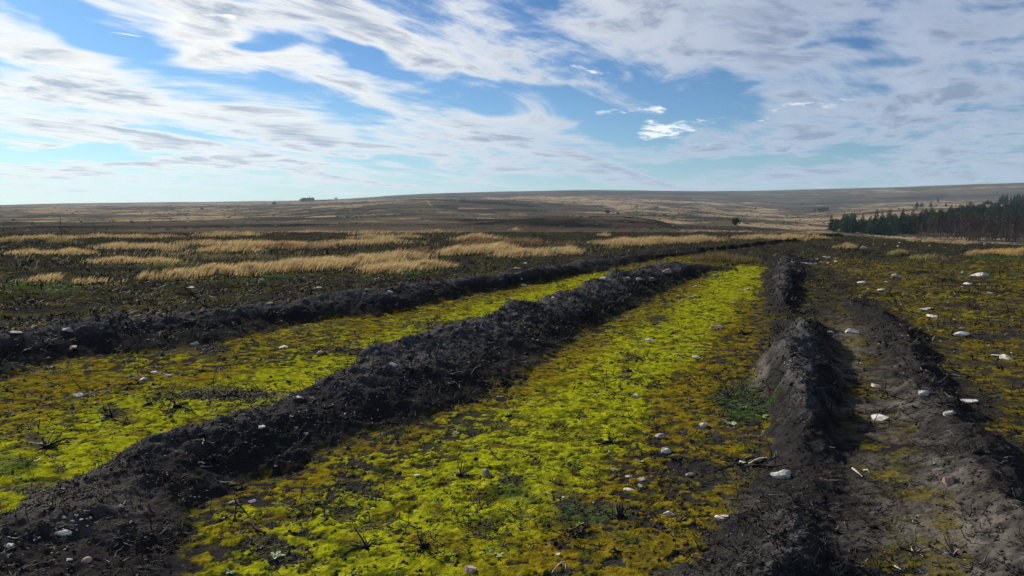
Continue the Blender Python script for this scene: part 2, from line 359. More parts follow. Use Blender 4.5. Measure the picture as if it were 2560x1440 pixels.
# bare scruffy places inside the strips
SCRUFF = [(1490, 1290, 150, 45), (1430, 1270, 60, 60), (690, 1385, 90, 40), (1860, 1010, 90, 70), (1750, 1170, 110, 40), (580, 985, 260, 25), (1150, 815, 150, 18), (880, 880, 130, 14),
          (1580, 900, 50, 25), (290, 1030, 50, 30), (100, 1100, 80, 28), (90, 1230, 110, 22), (1280, 1200, 60, 26), (1650, 800, 50, 16), (640, 1130, 120, 30), (900, 1220, 60, 40), (1950, 1270, 120, 60), (520, 875, 60, 16)]
scr = np.zeros_like(nX)
for (cx, cy, rx, ry) in SCRUFF:
    scr = np.maximum(scr, 1 - sstep(.1, 1.25, np.hypot((PX - cx) / rx, (PY - cy) / ry) + .9 * hol + .5 * patch))
moss *= 1 - .80 * scr
shadethin = np.where(s1 + s2 > .4, 1 - litgreen, 0)  # ridge shade put into the strip moss as thinner, darker cover
holes = sstep(.07, .24, hol + .40 * grit + .38 * patch + .30 * patch2 - .05 + .06 * s3 + .13 * shadethin)
mossv = np.clip(moss * (1 - .22 * shadethin) - holes * .75, 0, 1)
mott = fbm(nX, nY, .30, 4, .65, 57)
sidebrown = coarse(lambda x_, y_: [poly_dist(x_, y_, smooth_line(px_line([(1870, 760), (1850, 900), (1800, 1050), (1720, 1200), (1650, 1440), (1600, 1600)]), 4))[0]])[0]
green = np.clip(.30 - .42 * (1 - sstep(.2, .9, sidebrown)) + litgreen * .62 + .45 * patch2 + .5 * patch + .55 * mott, 0, 1)
green = np.where(s3 + s4 > .5, np.clip(.10 + .7 * patch2 + .4 * mott, 0, .6), green)
green *= .25 + .75 * np.clip(s1 + s2 + s3 + s4, 0, 1)
# peat: charred black on the ridges, paler and browner where it is trodden bare
pale = np.clip(.12 + .35 * fbm(nX, nY, 1.1, 4, .55, 81) + .15 * speck, 0, 1)
for (cx, cy, rx, ry, am) in [(2330, 1290, 150, 190, .25), (150, 1320, 340, 140, .42), (2120, 880, 40, 90, .3), (450, 1170, 120, 60, .30), (760, 980, 110, 40, .35), (840, 965, 70, 20, .3),
                             (1890, 950, 30, 50, .5), (2440, 1350, 160, 120, .2), (1860, 1150, 90, 60, .12), (1850, 1270, 80, 40, .2), (2100, 1330, 70, 80, .10)]:
    pale = np.clip(pale + am * (1 - sstep(.3, 1.1, np.hypot((PX - cx) / rx, (PY - cy) / ry) + .3 * patch)), 0, 1)
trk = coarse(lambda x_, y_: [poly_dist(x_, y_, smooth_line(px_line([(2080, 790), (2110, 850), (2180, 1000), (2230, 1150), (2330, 1290), (2440, 1460)]), 4))[0]])[0]
pale = np.clip(pale + .42 * (1 - sstep(.10, .50, trk + .3 * patch)) * sstep(-.45, .25, mott + .6 * speck), 0, 1)
pale *= 1 - .45 * RM * sstep(.10, .25, RH)
pale *= 1 - .75 * sstep(9, 14, R2[:near]) * (1 - np.clip(s1 + s2 + s3 + s4, 0, 1))
grassy = np.zeros_like(nX)
for (cx, cy, rx, ry) in [(30, 1170, 80, 40), (100, 735, 140, 22), (560, 700, 220, 14), (980, 700, 120, 16), (1480, 1290, 120, 30), (2500, 640, 90, 12), (1300, 1230, 60, 40), (1860, 1010, 80, 60)]:
    grassy = np.maximum(grassy, 1 - sstep(.4, 1.1, np.hypot((PX - cx) / rx, (PY - cy) / ry) + .45 * patch))

# ---- relief
cush = fbm(nX, nY, .10, 3, .6, 91); fine = fbm(nX, nY, .045, 2, .6, 95)
clod = fbm(nX, nY, .28, 5, .62, 101, ridged=True); broad = fbm(nX, nY, 2.2, 3, .5, 105)
fade = 1 - .8 * sstep(14, 40, R2[:near])
dz = RH + .05 * broad
dz += mossv * fade * (.006 + .010 * cush + .005 * fine + .014 * mott) - holes * np.clip(moss, 0, 1) * .006 * fade
dz += (1 - np.clip(moss, 0, 1)) * fade * (.010 * clod + .008 * fine + .012 * speck)
dz += RM * fade * (.042 * (clod - .2) * sstep(.06, .24, RH) + .012 * fbm(nX, nY, .07, 3, .6, 111))
tuss = np.clip(fbm(nX, nY, 1.3, 4, .6, 121), 0, 1)
dz += .16 * tuss * sstep(10, 16, R2[:near]) * (1 - np.clip(s1 + s2 + s4 + RM, 0, 1))
Z[:near] += dz
fX, fY = X[near:], Y[near:]
Z[near:] += fbm(fX, fY, 60, 4, .55, 131) * .9 * sstep(60, 200, R2[near:]) + fbm(fX, fY, 5, 3, .6, 135) * .22 + fbm(fX, fY, 420, 3, .5, 137) * 2.0 * sstep(500, 1500, R2[near:])

def ground_z(x, y):
    th = math.atan2(x, y); r = math.hypot(x, y)
    j = min(max(np.searchsorted(TH, th) - 1, 0), NC - 2); i = min(max(np.searchsorted(RR, r) - 1, 0), NR - 2)
    a = (th - TH[j]) / (TH[j + 1] - TH[j]); b = (r - RR[i]) / (RR[i + 1] - RR[i])
    a = min(max(a, 0), 1); b = min(max(b, 0), 1)
    return float((Z[i, j] * (1 - a) + Z[i, j + 1] * a) * (1 - b) + (Z[i + 1, j] * (1 - a) + Z[i + 1, j + 1] * a) * b)
def ground_z_many(x, y):
    th = np.arctan2(x, y); r = np.hypot(x, y)
    j = np.clip(np.searchsorted(TH, th) - 1, 0, NC - 2); i = np.clip(np.searchsorted(RR, r) - 1, 0, NR - 2)
    a = np.clip((th - TH[j]) / (TH[j + 1] - TH[j]), 0, 1); b = np.clip((r - RR[i]) / (RR[i + 1] - RR[i]), 0, 1)
    return (Z[i, j] * (1 - a) + Z[i, j + 1] * a) * (1 - b) + (Z[i + 1, j] * (1 - a) + Z[i + 1, j + 1] * a) * b
def sample_near(A, x, y):
    th = np.arctan2(x, y); r = np.hypot(x, y)
    j = np.clip(np.searchsorted(TH, th), 0, NC - 1); i = np.clip(np.searchsorted(RR, r), 0, near - 1)
    return A[i, j]
def hit(px, py, rmin=1.0):
    """the point of the land seen at a photo pixel"""
    dx, dy, dz_ = px_dir(px, py); th = math.atan2(dx, dy); sl_ = dz_ / math.hypot(dx, dy)
    j = min(max(np.searchsorted(TH, th) - 1, 0), NC - 2); a = (th - TH[j]) / (TH[j + 1] - TH[j])
    zc = Z[:, j] * (1 - a) + Z[:, j + 1] * a
    zr = EYE + sl_ * RR
    idx = np.where((zc >= zr) & (RR > rmin))[0]
    if len(idx) == 0: r = RR[-12]
    else:
        i = max(idx[0], 1); f0 = zr[i - 1] - zc[i - 1]; f1 = zr[i] - zc[i]
        r = RR[i - 1] + (RR[i] - RR[i - 1]) * (f0 / (f0 - f1) if f0 > 0 else 1)
    x, y = r * math.sin(th), r * math.cos(th)
    return Vector((x, y, ground_z(x, y)))

# ------------------------------------------------------------------ materials
MATS = {}
def material(name):
    m = bpy.data.materials.new(name); m.use_nodes = True; m.node_tree.nodes.clear(); MATS[name] = m
    N = NT(m.node_tree); b = N.new('ShaderNodeBsdfPrincipled'); o = N.new('ShaderNodeOutputMaterial')
    N.l.new(b.outputs[0], o.inputs[0]); b.inputs['Specular IOR Level'].default_value = 0.25
    return m, N, b
def attr(N, name):
    a = N.new('ShaderNodeAttribute'); a.attribute_name = name; return a
def bump(N, b, h, dist, strength=1.0):
    nd = N.new('ShaderNodeBump'); N.put(nd.inputs['Height'], h); nd.inputs['Distance'].default_value = dist; nd.inputs['Strength'].default_value = strength
    N.l.new(nd.outputs[0], b.inputs['Normal'])

def mat_ground():
    m, N, b = material('moor_ground')
    P = N.new('ShaderNodeNewGeometry').outputs['Position']
    c1 = N.new('ShaderNodeSeparateColor'); N.l.new(attr(N, 'cover').outputs['Color'], c1.inputs[0])
    c2 = N.new('ShaderNodeSeparateColor'); N.l.new(attr(N, 'soil').outputs['Color'], c2.inputs[0])
    mo, gr, pa = c1.outputs; gs, ch, sb = c2.outputs
    n_f = N.noise(P, 70, 3, .65); n_m = N.noise(P, 16, 4, .6); n_b = N.noise(P, 3.0, 4, .55)
    peat = N.mix(N.mapr(N.m('ADD', pa, N.m('MULTIPLY', N.m('SUBTRACT', n_m, .5), .5)), .05, .85), (.022, .021, .022), (.115, .104, .090))
    peat = N.mix(N.mapr(n_b, .45, .72), peat, N.mix(.45, peat, (.034, .028, .024)))
    peat = N.mix(N.m('MULTIPLY', ch, .85), peat, N.mix(N.mapr(n_m, .3, .7), (.031, .031, .034), (.100, .096, .096)))
    peat = N.mix(N.mapr(n_f, .62, .85), peat, N.mix(.35, peat, (.10, .095, .09)))
    peat = N.mix(N.m('MULTIPLY', sb, .9), peat, N.mix(N.mapr(N.noise(P, 1.3, 4, .65), .40, .68), N.mix(n_m, (.014, .014, .013), (.036, .034, .030)), (.045, .044, .022)))
    mg = N.mix(N.mapr(n_m, .3, .7), (.125, .142, .006), (.315, .325, .011))
    mor = N.mix(N.mapr(n_m, .3, .7), (.070, .054, .005), (.21, .155, .011))
    gfac = N.mapr(N.m('ADD', gr, N.m('MULTIPLY', N.m('SUBTRACT', n_b, .5), .5)), .15, .8)
    mossc = N.mix(gfac, mor, mg)
    n_p = N.noise(P, 4.5, 5, .68); n_q = N.noise(N.vm('ADD', P, (7.3, 2.1, 0)), 2.1, 4, .6)
    mossc = N.mix(N.mapr(n_p, .54, .36), mossc, N.mix(N.mapr(n_q, .42, .58), (.040, .052, .008), (.085, .058, .010)))
    mossc = N.mix(N.mapr(n_q, .62, .75), mossc, N.mix(.5, mossc, (.10, .16, .012)))
    mossc = N.mix(N.mapr(N.noise(P, 9.0, 5, .7), .46, .30), mossc, (.035, .040, .006))
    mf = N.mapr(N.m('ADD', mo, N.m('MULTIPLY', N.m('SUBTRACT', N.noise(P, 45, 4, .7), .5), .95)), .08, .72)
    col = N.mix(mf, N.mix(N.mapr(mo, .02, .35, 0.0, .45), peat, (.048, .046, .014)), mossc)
    col = N.mix(N.m('MULTIPLY', gs, N.mapr(n_m, .35, .6)), col, N.mix(n_f, (.025, .050, .012), (.075, .115, .025)))
    N.put(b.inputs['Base Color'], col)
    N.put(b.inputs['Roughness'], N.m('MULTIPLY_ADD', mf, .25, .72))
    b.inputs['Specular IOR Level'].default_value = 0.0
    bump(N, b, N.m('ADD', n_f, N.m('MULTIPLY', n_m, 1.6)), .012, .8)
    return m
M_GROUND = mat_ground()

def mat_hills():
    m, N, b = material('moorland_hills')
    P = N.new('ShaderNodeNewGeometry').outputs['Position']
    c1 = N.new('ShaderNodeSeparateColor'); N.l.new(attr(N, 'cover').outputs['Color'], c1.inputs[0])
    tan, grn, brn = c1.outputs
    n1 = N.noise(P, .02, 5, .6); n2 = N.noise(P, .09, 4, .6); n3 = N.noise(P, .5, 3, .6)
    heath = N.mix(N.mapr(n2, .35, .65), (.022, .025, .028), (.095, .087, .077))
    heath = N.mix(N.m('MULTIPLY', brn, N.mapr(n1, .3, .6)), heath, N.mix(n2, (.075, .050, .038), (.15, .105, .075)))
    heath = N.mix(N.m('MULTIPLY', grn, .8), heath, N.mix(n2, (.050, .062, .022), (.10, .10, .04)))
    heath = N.mix(N.mapr(N.m('ADD', tan, N.m('MULTIPLY', N.m('SUBTRACT', n2, .5), 1.2)), -.02, -.35), heath, N.mix(n3, (.008, .009, .010), (.022, .023, .022)))
    heath = N.mix(N.mapr(N.noise(P, .045, 6, .72), .56, .70), heath, (.010, .013, .013))
    n5 = N.noise(N.vm('MULTIPLY', P, (1, .55, 1)), .010, 6, .62)
    heath = N.mix(N.mapr(n5, .47, .55), N.mix(.65, heath, (.085, .070, .055)), N.mix(.6, heath, (.013, .016, .018)))
    grass = N.mix(N.mapr(n3, .3, .7), (.17, .130, .082), (.36, .28, .18))
    n4 = N.noise(N.vm('MULTIPLY', P, (1, .5, 1)), .035, 6, .72)
    tf = N.mapr(N.m('ADD', N.m('ADD', tan, -.06), N.m('ADD', N.m('MULTIPLY', N.m('SUBTRACT', n4, .5), 2.4), N.m('MULTIPLY', N.m('SUBTRACT', n5, .5), -1.5))), .28, .62)
    col = N.mix(tf, heath, grass)
    N.put(b.inputs['Base Color'], col); b.inputs['Roughness'].default_value = 1.0; b.inputs['Specular IOR Level'].default_value = 0.0
    bump(N, b, N.m('ADD', N.m('MULTIPLY', n3, .3), N.m('MULTIPLY', n2, 2.0)), 1.2, .7)
    return m
M_HILLS = mat_hills()

# ------------------------------------------------------------------ write the terrain out as objects
def tag(o, label=None, cat=None, group=None, kind=None):
    if label: o['label'] = label
    if cat: o['category'] = cat
    if group: o['group'] = group
    if kind: o['kind'] = kind
    return o
def mesh_np(name, V, faces, mat, smooth=True, attrs=None):
    """faces: (n,3) or (n,4) index array"""
    me = bpy.data.meshes.new(name); k = faces.shape[1]
    me.vertices.add(len(V)); me.vertices.foreach_set('co', np.asarray(V, np.float32).ravel())
    me.loops.add(faces.size); me.loops.foreach_set('vertex_index', faces.astype(np.int32).ravel())
    me.polygons.add(len(faces)); me.polygons.foreach_set('loop_start', np.arange(0, faces.size, k, dtype=np.int32))
    me.polygons.foreach_set('use_smooth', np.full(len(faces), smooth))
    for an, arr in (attrs or {}).items():
        at = me.color_attributes.new(an, 'FLOAT_COLOR', 'POINT')
        at.data.foreach_set('color', np.hstack([arr, np.ones((len(arr), 1))]).astype(np.float32).ravel())
    me.update(calc_edges=True); me.materials.append(mat)
    return me
def add(name, me, parent=None, loc=None):
    o = bpy.data.objects.new(name, me); COL.objects.link(o)
    if parent is not None: o.parent = parent
    if loc is not None: o.location = loc
    return o

idx = np.arange(NR * NC).reshape(NR, NC)
quads = np.stack([idx[:-1, :-1], idx[:-1, 1:], idx[1:, 1:], idx[1:, :-1]], -1)
V = np.stack([X, Y, Z], -1).reshape(-1, 3)
du = np.gradient(np.stack([X, Y, Z], -1), axis=0); dv = np.gradient(np.stack([X, Y, Z], -1), axis=1)
NRM = np.cross(dv, du); NRM /= np.linalg.norm(NRM, axis=-1, keepdims=True); NRM = NRM.reshape(-1, 3)
if NRM[:, 2].mean() < 0: NRM = -NRM
cover = np.zeros((NR, NC, 3)); soil = np.zeros((NR, NC, 3))
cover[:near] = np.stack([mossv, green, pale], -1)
soil[:near] = np.stack([grassy, np.clip(RM * sstep(.13, .27, RH), 0, 1), sstep(9, 13, R2[:near]) * (1 - np.clip(s1 + s2 + s3 + s4, 0, 1)) * (1 - RM)], -1)
# hills: patchwork of heather, bleached grass and bracken
hPX, hPY = project(X, Y, Z)
hn = fbm(X, Y, 120, 4, .55, 201); hn2 = fbm(X, Y, 40, 4, .6, 205); hn3 = fbm(X, Y, 500, 3, .5, 209)
tanm = np.clip(.20 + .95 * hn + .75 * hn2, 0, .9) * sstep(70, 200, R2)
def region(cx, cy, rx, ry, tilt=0):
    c, s_ = math.cos(rad(tilt)), math.sin(rad(tilt)); a = hPX - cx; bb = hPY - cy
    return 1 - sstep(.35, 1.15, np.hypot((a * c + bb * s_) / rx, (-a * s_ + bb * c) / ry) + .5 * hn2)
for (cx, cy, rx, ry, t, am) in [(1560, 512, 520, 20, 4, .55), (1400, 500, 330, 9, 3, .35), (1800, 520, 260, 14, 6, .30), (2200, 528, 330, 22, -8, .75), (2000, 548, 180, 12, -8, .6), (300, 530, 500, 10, 0, .30), (700, 506, 420, 5, -1, .55),
                                (1650, 555, 120, 10, 5, .35), (950, 500, 160, 8, -6, .25), (300, 547, 420, 5, -1, .3)]:
    tanm += am * region(cx, cy, rx, ry, t)
for (cx, cy, rx, ry, t, am) in [(1300, 515, 260, 18, 4, .6), (1300, 482, 420, 8, -2, .8), (1700, 486, 330, 8, 2, .6), (1000, 520, 140, 14, 0, .4), (1400, 560, 330, 20, 0, .7), (600, 560, 900, 9, 0, .5), (2350, 490, 400, 14, -2, .35), (2050, 525, 120, 12, -4, .5)]:
    tanm -= am * region(cx, cy, rx, ry, t)
def band(pts, w):
    d, _, _ = poly_dist(hPX[near:], hPY[near:], pts); return np.vstack([np.zeros((near, NC)), 1 - sstep(w * .4, w * 1.3, d + hn2[near:] * w)])
for pts, w, am in [([(0, 566), (300, 550), (520, 546), (760, 541), (1000, 535)], 3.5, .9), ([(600, 547), (760, 520), (900, 512), (1010, 500)], 2.0, .5), ([(1068, 500), (1075, 512), (1095, 524)], 2.5, .8),
                   ([(1090, 496), (1200, 497), (1400, 505), (1560, 520)], 3, .6), ([(1280, 522), (1400, 530), (1560, 532)], 2.5, .6), ([(1960, 564), (2090, 572), (2200, 588), (2300, 600)], 3.0, 1.0), ([(1850, 560), (1880, 572)], 5, .9), ([(1700, 575), (1900, 578), (2080, 580)], 1.6, .5)]:
    tanm += am * band(pts, w) * (R2 > 50)
tanm *= 1 - .75 * sstep(1500, 2300, R2)
tanm += .5 * region(380, 512, 520, 6, -1) + .35 * region(2250, 476, 420, 6, -2)
grnm = np.clip(.25 + .6 * fbm(X, Y, 200, 3, .5, 221) + .9 * region(1040, 515, 70, 18), 0, 1)
brnm = np.clip(.35 - .8 * region(1450, 483, 480, 9) + .35 * region(250, 515, 420, 8) + .7 * hn3 + .5 * hn + .5 * region(350, 522, 600, 14) + .6 * region(2250, 475, 500, 14, -2), 0, 1)
tanm -= .75 * region(1350, 560, 420, 15) + .5 * region(500, 564, 700, 6) + .5 * region(1280, 512, 230, 14, 4) + .4 * region(1500, 482, 420, 6) + .35 * region(2300, 498, 330, 9, -2)
tanm = np.clip(tanm, -.6, .50)
cover[near:] = np.stack([tanm, grnm, brnm], -1)[near:]
# cut the sheet into its pieces
fid = np.zeros((NR - 1, NC - 1), int)                     # 0 ground, 1 moss, 10.. ridges, 5 hills
fid[near - 1:] = 5
mossy = blur(np.clip(moss, 0, 1), 5, 5)
mface = (mossy > .55)[:-1][:, :-1] if mossy.shape[0] == near else None
fid[:near - 1][mface[:near - 1]] = 1
sl2 = (blur((RM > .5).astype(float), 3, 3) > .5)[:-1, :-1]
fid[:near - 1][sl2] = 10 + np.clip(RID[:-1, :-1][sl2], 0, 3)
fid[:near - 1] = np.where((fid[:near - 1] >= 10) & (RID[:-1, :-1] < 0), 0, fid[:near - 1])
coverf, soilf = cover.reshape(-1, 3), soil.reshape(-1, 3)
def piece(name, code, mat):
    q = quads[fid == code].reshape(-1, 4)
    used, inv = np.unique(q, return_inverse=True); q = inv.reshape(-1, 4)
    me = mesh_np(name, V[used], q, mat, True, {'cover': coverf[used], 'soil': soilf[used]})
    me.normals_split_custom_set_from_vertices(NRM[used].tolist())
    return add(name, me)
tag(piece('ground', 0, M_GROUND), 'charred bare peat and burnt heather scrub of the moor', kind='structure')
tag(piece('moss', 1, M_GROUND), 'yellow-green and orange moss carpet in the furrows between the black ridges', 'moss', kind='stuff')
tag(piece('hills', 5, M_HILLS), 'rolling heather hills with bleached grass up to the skyline', kind='structure')
for k, lb in enumerate(['charred peat bank farthest to the left, below the golden grass', 'broad black peat ridge running from the lower left corner between the two moss strips',
                        'black peat ridge with burnt twigs on the right side of the middle moss strip', 'low worn peat ridge beside the trodden pale furrow at the right']):
    tag(piece('peat_ridge', 10 + k, M_GROUND), lb, kind='structure', group='ploughed peat ridges')
#__MORE__
# ------------------------------------------------------------------ more materials
def mat_simple(name, c0, c1, scale, rough=.9, spec=.1, detail=4, b_dist=0.0, obj_coord=False, vary=0.0):
    m, N, b = material(name)
    P = N.new('ShaderNodeTexCoord').outputs['Object'] if obj_coord else N.new('ShaderNodeNewGeometry').outputs['Position']
    n = N.noise(P, scale, detail, .6)
    col = N.mix(N.mapr(n, .32, .68), c0, c1)
    if vary:
        oi = N.new('ShaderNodeObjectInfo'); hs = N.new('ShaderNodeHueSaturation'); N.put(hs.inputs['Color'], col)
        N.put(hs.inputs['Value'], N.m('MULTIPLY_ADD', oi.outputs['Random'], 2 * vary, 1 - vary)); col = hs.outputs[0]
    N.put(b.inputs['Base Color'], col); b.inputs['Roughness'].default_value = rough; b.inputs['Specular IOR Level'].default_value = spec
    if b_dist: bump(N, b, n, b_dist, .8)
    return m
def mat_attr(name, rough=.85, spec=.08, translucent=.0):
    """colour carried by the blades themselves (attribute 'tint'), mottled by noise"""
    m, N, b = material(name)
    n = N.noise(N.new('ShaderNodeNewGeometry').outputs['Position'], 6.0, 3, .6)
    col = N.mix(1.0, attr(N, 'tint').outputs['Color'], N.mix(n, (.62, .62, .62), (1.3, 1.3, 1.3)), 'MULTIPLY')
    N.put(b.inputs['Base Color'], col); b.inputs['Roughness'].default_value = rough; b.inputs['Specular IOR Level'].default_value = spec
    if translucent:
        t = N.new('ShaderNodeBsdfTranslucent'); N.put(t.inputs[0], col); mx = N.new('ShaderNodeMixShader'); mx.inputs[0].default_value = translucent
        N.l.new(b.outputs[0], mx.inputs[1]); N.l.new(t.outputs[0], mx.inputs[2])
        o = [x for x in N.n if x.bl_idname == 'ShaderNodeOutputMaterial'][0]; N.l.new(mx.outputs[0], o.inputs[0])
    return m
M_GRASS = mat_attr('grass', translucent=.40)
M_LEAF = mat_attr('foliage', translucent=.15)
M_CHAR = mat_simple('charred_wood', (.008, .008, .009), (.026, .024, .023), 60, .8, .10, vary=.3)
M_TWIGS = mat_attr('burnt_twigs', .7, .12)
M_BLEACH = mat_simple('bleached_wood', (.30, .25, .19), (.58, .52, .44), 40, .8, .1)
M_STONE = mat_simple('pale_stone', (.38, .355, .32), (.70, .67, .62), 30, .85, .15, 6, .004, False, .15)
M_GREYSTONE = mat_simple('grey_stone', (.18, .165, .15), (.38, .35, .32), 30, .85, .15, 6, .004, False, .15)
M_PINKSTONE = mat_simple('pinkish_stone', (.26, .17, .13), (.46, .36, .30), 30, .85, .15, 6, .004, False, .15)
M_BARK = mat_simple('bark', (.05, .042, .036), (.15, .125, .105), 2.0, .95, .05, vary=.25)
M_SPRUCE = mat_simple('spruce_needles', (.045, .100, .072), (.100, .180, .120), .8, .9, .05, vary=.35)
M_DEADSPRUCE = mat_simple('dead_spruce', (.060, .052, .048), (.155, .125, .110), .8, .95, .03, vary=.4)
M_BROAD = mat_simple('dark_leaves', (.012, .020, .012), (.035, .045, .022), .8, .9, .05, vary=.2)
M_SEED = mat_simple('pale_leaf', (.16, .24, .12), (.38, .46, .30), 50, .7, .15)
M_LEAFGREEN = mat_simple('seedling_leaf', (.07, .16, .025), (.18, .30, .06), 50, .7, .15)

# ------------------------------------------------------------------ scattering helpers
def seat(px, py):
    """ground points under arrays of photo pixels on the near moor"""
    px = np.asarray(px, float); py = np.asarray(py, float); z = np.full(px.shape, .1)
    sp, cp = math.sin(PITCH), math.cos(PITCH)
    cx, cy = (px - 1280) / F, (720 - py) / F; dy = cp + cy * sp; dz_ = -sp + cy * cp
    for _ in range(4):
        t = np.clip((z - EYE) / np.minimum(dz_, -.004), 1, 95); x, y = cx * t, dy * t
        z = .5 * z + .5 * ground_z_many(x, y)
    return x, y, ground_z_many(x, y)
def blades(x, y, z, h, w, lean, tint0, tint1, bend=.35):
    """curved blades: two quads' worth of ribbon ending in a point; returns verts, tris, tints"""
    n = len(x); a = rng.random(n) * np.pi; wx, wy = np.cos(a) * w / 2, np.sin(a) * w / 2
    lx, ly = lean
    b = np.stack([x, y, z - .02], 1); m = b + np.stack([lx * .35, ly * .35, h * .55], 1); t = b + np.stack([lx, ly, h * (1 - bend * .3)], 1)
    wv = np.stack([wx, wy, 0 * wx], 1)
    Vv = np.stack([b - wv, b + wv, m - wv * .8, m + wv * .8, t], 1).reshape(-1, 3)
    o = (np.arange(n) * 5)[:, None]
    T = np.concatenate([o + [0, 1, 3], o + [0, 3, 2], o + [2, 3, 4]], 0)
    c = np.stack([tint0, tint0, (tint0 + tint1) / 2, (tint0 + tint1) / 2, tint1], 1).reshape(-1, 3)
    return Vv, T, c
def join(parts):
    Vs, Ts, Cs, off = [], [], [], 0
    for (v, t, c) in parts:
        Vs.append(v); Ts.append(t + off); Cs.append(c); off += len(v)
    return np.concatenate(Vs), np.concatenate(Ts), np.concatenate(Cs)
def jit(c, n, amt=.25): return np.array(c)[None, :] * (1 + amt * (rng.random((n, 1)) * 2 - 1)) * (1 + .08 * rng.standard_normal((n, 3)))
def tubes(paths, radii, tint=None, sides=3):
    """paths (n,k,3), radii (n,k): tapered bent tubes"""
    n, k, _ = paths.shape
    tan = np.gradient(paths, axis=1); tan /= np.linalg.norm(tan, axis=2, keepdims=True) + 1e-9
    ref = np.where(np.abs(tan[..., 2:3]) > .8, np.array([1., 0, 0]), np.array([0, 0, 1.]))
    u = np.cross(tan, ref); u /= np.linalg.norm(u, axis=2, keepdims=True) + 1e-9; v = np.cross(tan, u)
    rings = [paths + radii[..., None] * (math.cos(2 * math.pi * s / sides) * u + math.sin(2 * math.pi * s / sides) * v) for s in range(sides)]
    Vv = np.stack(rings, 2).reshape(n, k * sides, 3)
    tri = []
    for i in range(k - 1):
        for s in range(sides):
            a, b = i * sides + s, i * sides + (s + 1) % sides
            tri += [(a, b, b + sides), (a, b + sides, a + sides)]
    tri = np.array(tri); T = ((np.arange(n) * k * sides)[:, None, None] + tri[None]).reshape(-1, 3)
    C = np.repeat(tint, k * sides, 0) if tint is not None else np.zeros((n * k * sides, 3))
    return Vv.reshape(-1, 3), T, C
def twig_paths(n, length, k=5, lift=.5, curl=.6):
    """n crooked twigs growing out from the origin"""
    az = rng.random(n) * 2 * np.pi; el = rng.normal(lift, .35, n); L = length * (.5 + rng.random(n))
    d = np.stack([np.cos(az) * np.cos(el), np.sin(az) * np.cos(el), np.sin(el)], 1); P = [np.zeros((n, 3))]
    for i in range(k - 1):
        d = d + curl * rng.standard_normal((n, 3)) * np.array([.7, .7, .55]); d /= np.linalg.norm(d, axis=1, keepdims=True)
        P.append(P[-1] + d * (L / (k - 1))[:, None])
    return np.stack(P, 1), L

# ------------------------------------------------------------------ conifer plantation and other trees
def cone_tree(kind, h, seed):
    """trunk and crown meshes of one conifer, height h"""
    rs = np.random.default_rng(seed)
    k = 6; zz = np.linspace(0, h * .97, k); wob = np.cumsum(rs.normal(0, .05, (k, 2)), 0)
    path = np.column_stack([wob, zz])[None]; rr = np.linspace(h * .014, h * .003, k)[None]
    tv, tt, _ = tubes(path, rr, sides=5)
    P, T, off = [], [], 0
    start = {'green': .10, 'dead': .10, 'young': .03}[kind]; spread = {'green': .20, 'dead': .15, 'young': .26}[kind]
    nb = {'green': 240, 'dead': 190, 'young': 160}[kind]
    for i in range(nb):
        f = start + (1 - start) * (i + rs.random()) / nb; z0 = h * f
        reach = h * spread * (1 - f) ** .75 * (.55 + .75 * rs.random()) + .12
        if kind == 'dead' and f < .55: reach *= rs.choice([.15, .3, .6])
        a = rs.random() * 2 * np.pi; d = np.array([math.cos(a), math.sin(a), 0]); s = np.array([-d[1], d[0], 0])
        droop = -.25 * reach * rs.random() + (.12 * reach if kind != 'dead' else -.1 * reach)
        base = np.array([0, 0, z0]); tip = base + d * reach + np.array([0, 0, droop]); wd = reach * (.34 if kind != 'dead' else .17)
        mid = base + d * reach * .55 + np.array([0, 0, droop * .3 + .06 * reach]); dn = np.array([0, 0, -wd * .9])
        P += [base, mid + s * wd, tip, mid - s * wd, mid + dn]
        T += [(off, off + 1, off + 2), (off, off + 2, off + 3), (off, off + 4, off + 2)]; off += 5
    return (tv, tt), (np.array(P), np.array(T))
def round_tree(h, wd, seed, n=420, cs=.10):
    rs = np.random.default_rng(seed); k = 5
    path = [np.column_stack([np.cumsum(rs.normal(0, .05 * h / 8, (k, 2)), 0), np.linspace(0, h * .5, k)])]
    rad_ = [np.linspace(h * .03, h * .014, k)]
    cl = []
    for i in range(9):
        a = rs.random() * 2 * np.pi; r = wd * .5 * math.sqrt(rs.random()) * .8; zc_ = h * (.42 + .42 * rs.random())
        c = np.array([math.cos(a) * r, math.sin(a) * r, zc_]); cl.append((c, wd * (.17 + .14 * rs.random())))
        t = np.linspace(0, 1, k)[:, None]; path.append(path[0][2] * (1 - t) + c * t + np.array([0, 0, .1 * h]) * t * (1 - t)); rad_.append(np.linspace(h * .012, h * .003, k))
    tv, tt, _ = tubes(np.array(path), np.array(rad_), sides=4)
    P, T = [], []
    for i in range(n):
        c, r = cl[i % 9]; d = rs.standard_normal(3); d /= np.linalg.norm(d); p = c + d * r * (.55 + .5 * rs.random()) * np.array([1.15, 1.15, .8])
        u = rs.standard_normal(3); u /= np.linalg.norm(u); v = np.cross(u, rs.standard_normal(3)); v /= np.linalg.norm(v); s = h * cs * (.5 + rs.random())
        o = len(P); P += [p + u * s, p + v * s * .8, p - u * s, p - v * s * .8]; T += [(o, o + 1, o + 2), (o, o + 2, o + 3)]
    return (tv, tt), (np.array(P), np.array(T))
def tree_meshes(name, pair, mat):
    (tv, tt), (cv, ct) = pair
    return mesh_np('trunk', tv, tt, M_BARK), mesh_np('crown', cv, ct, mat, False)
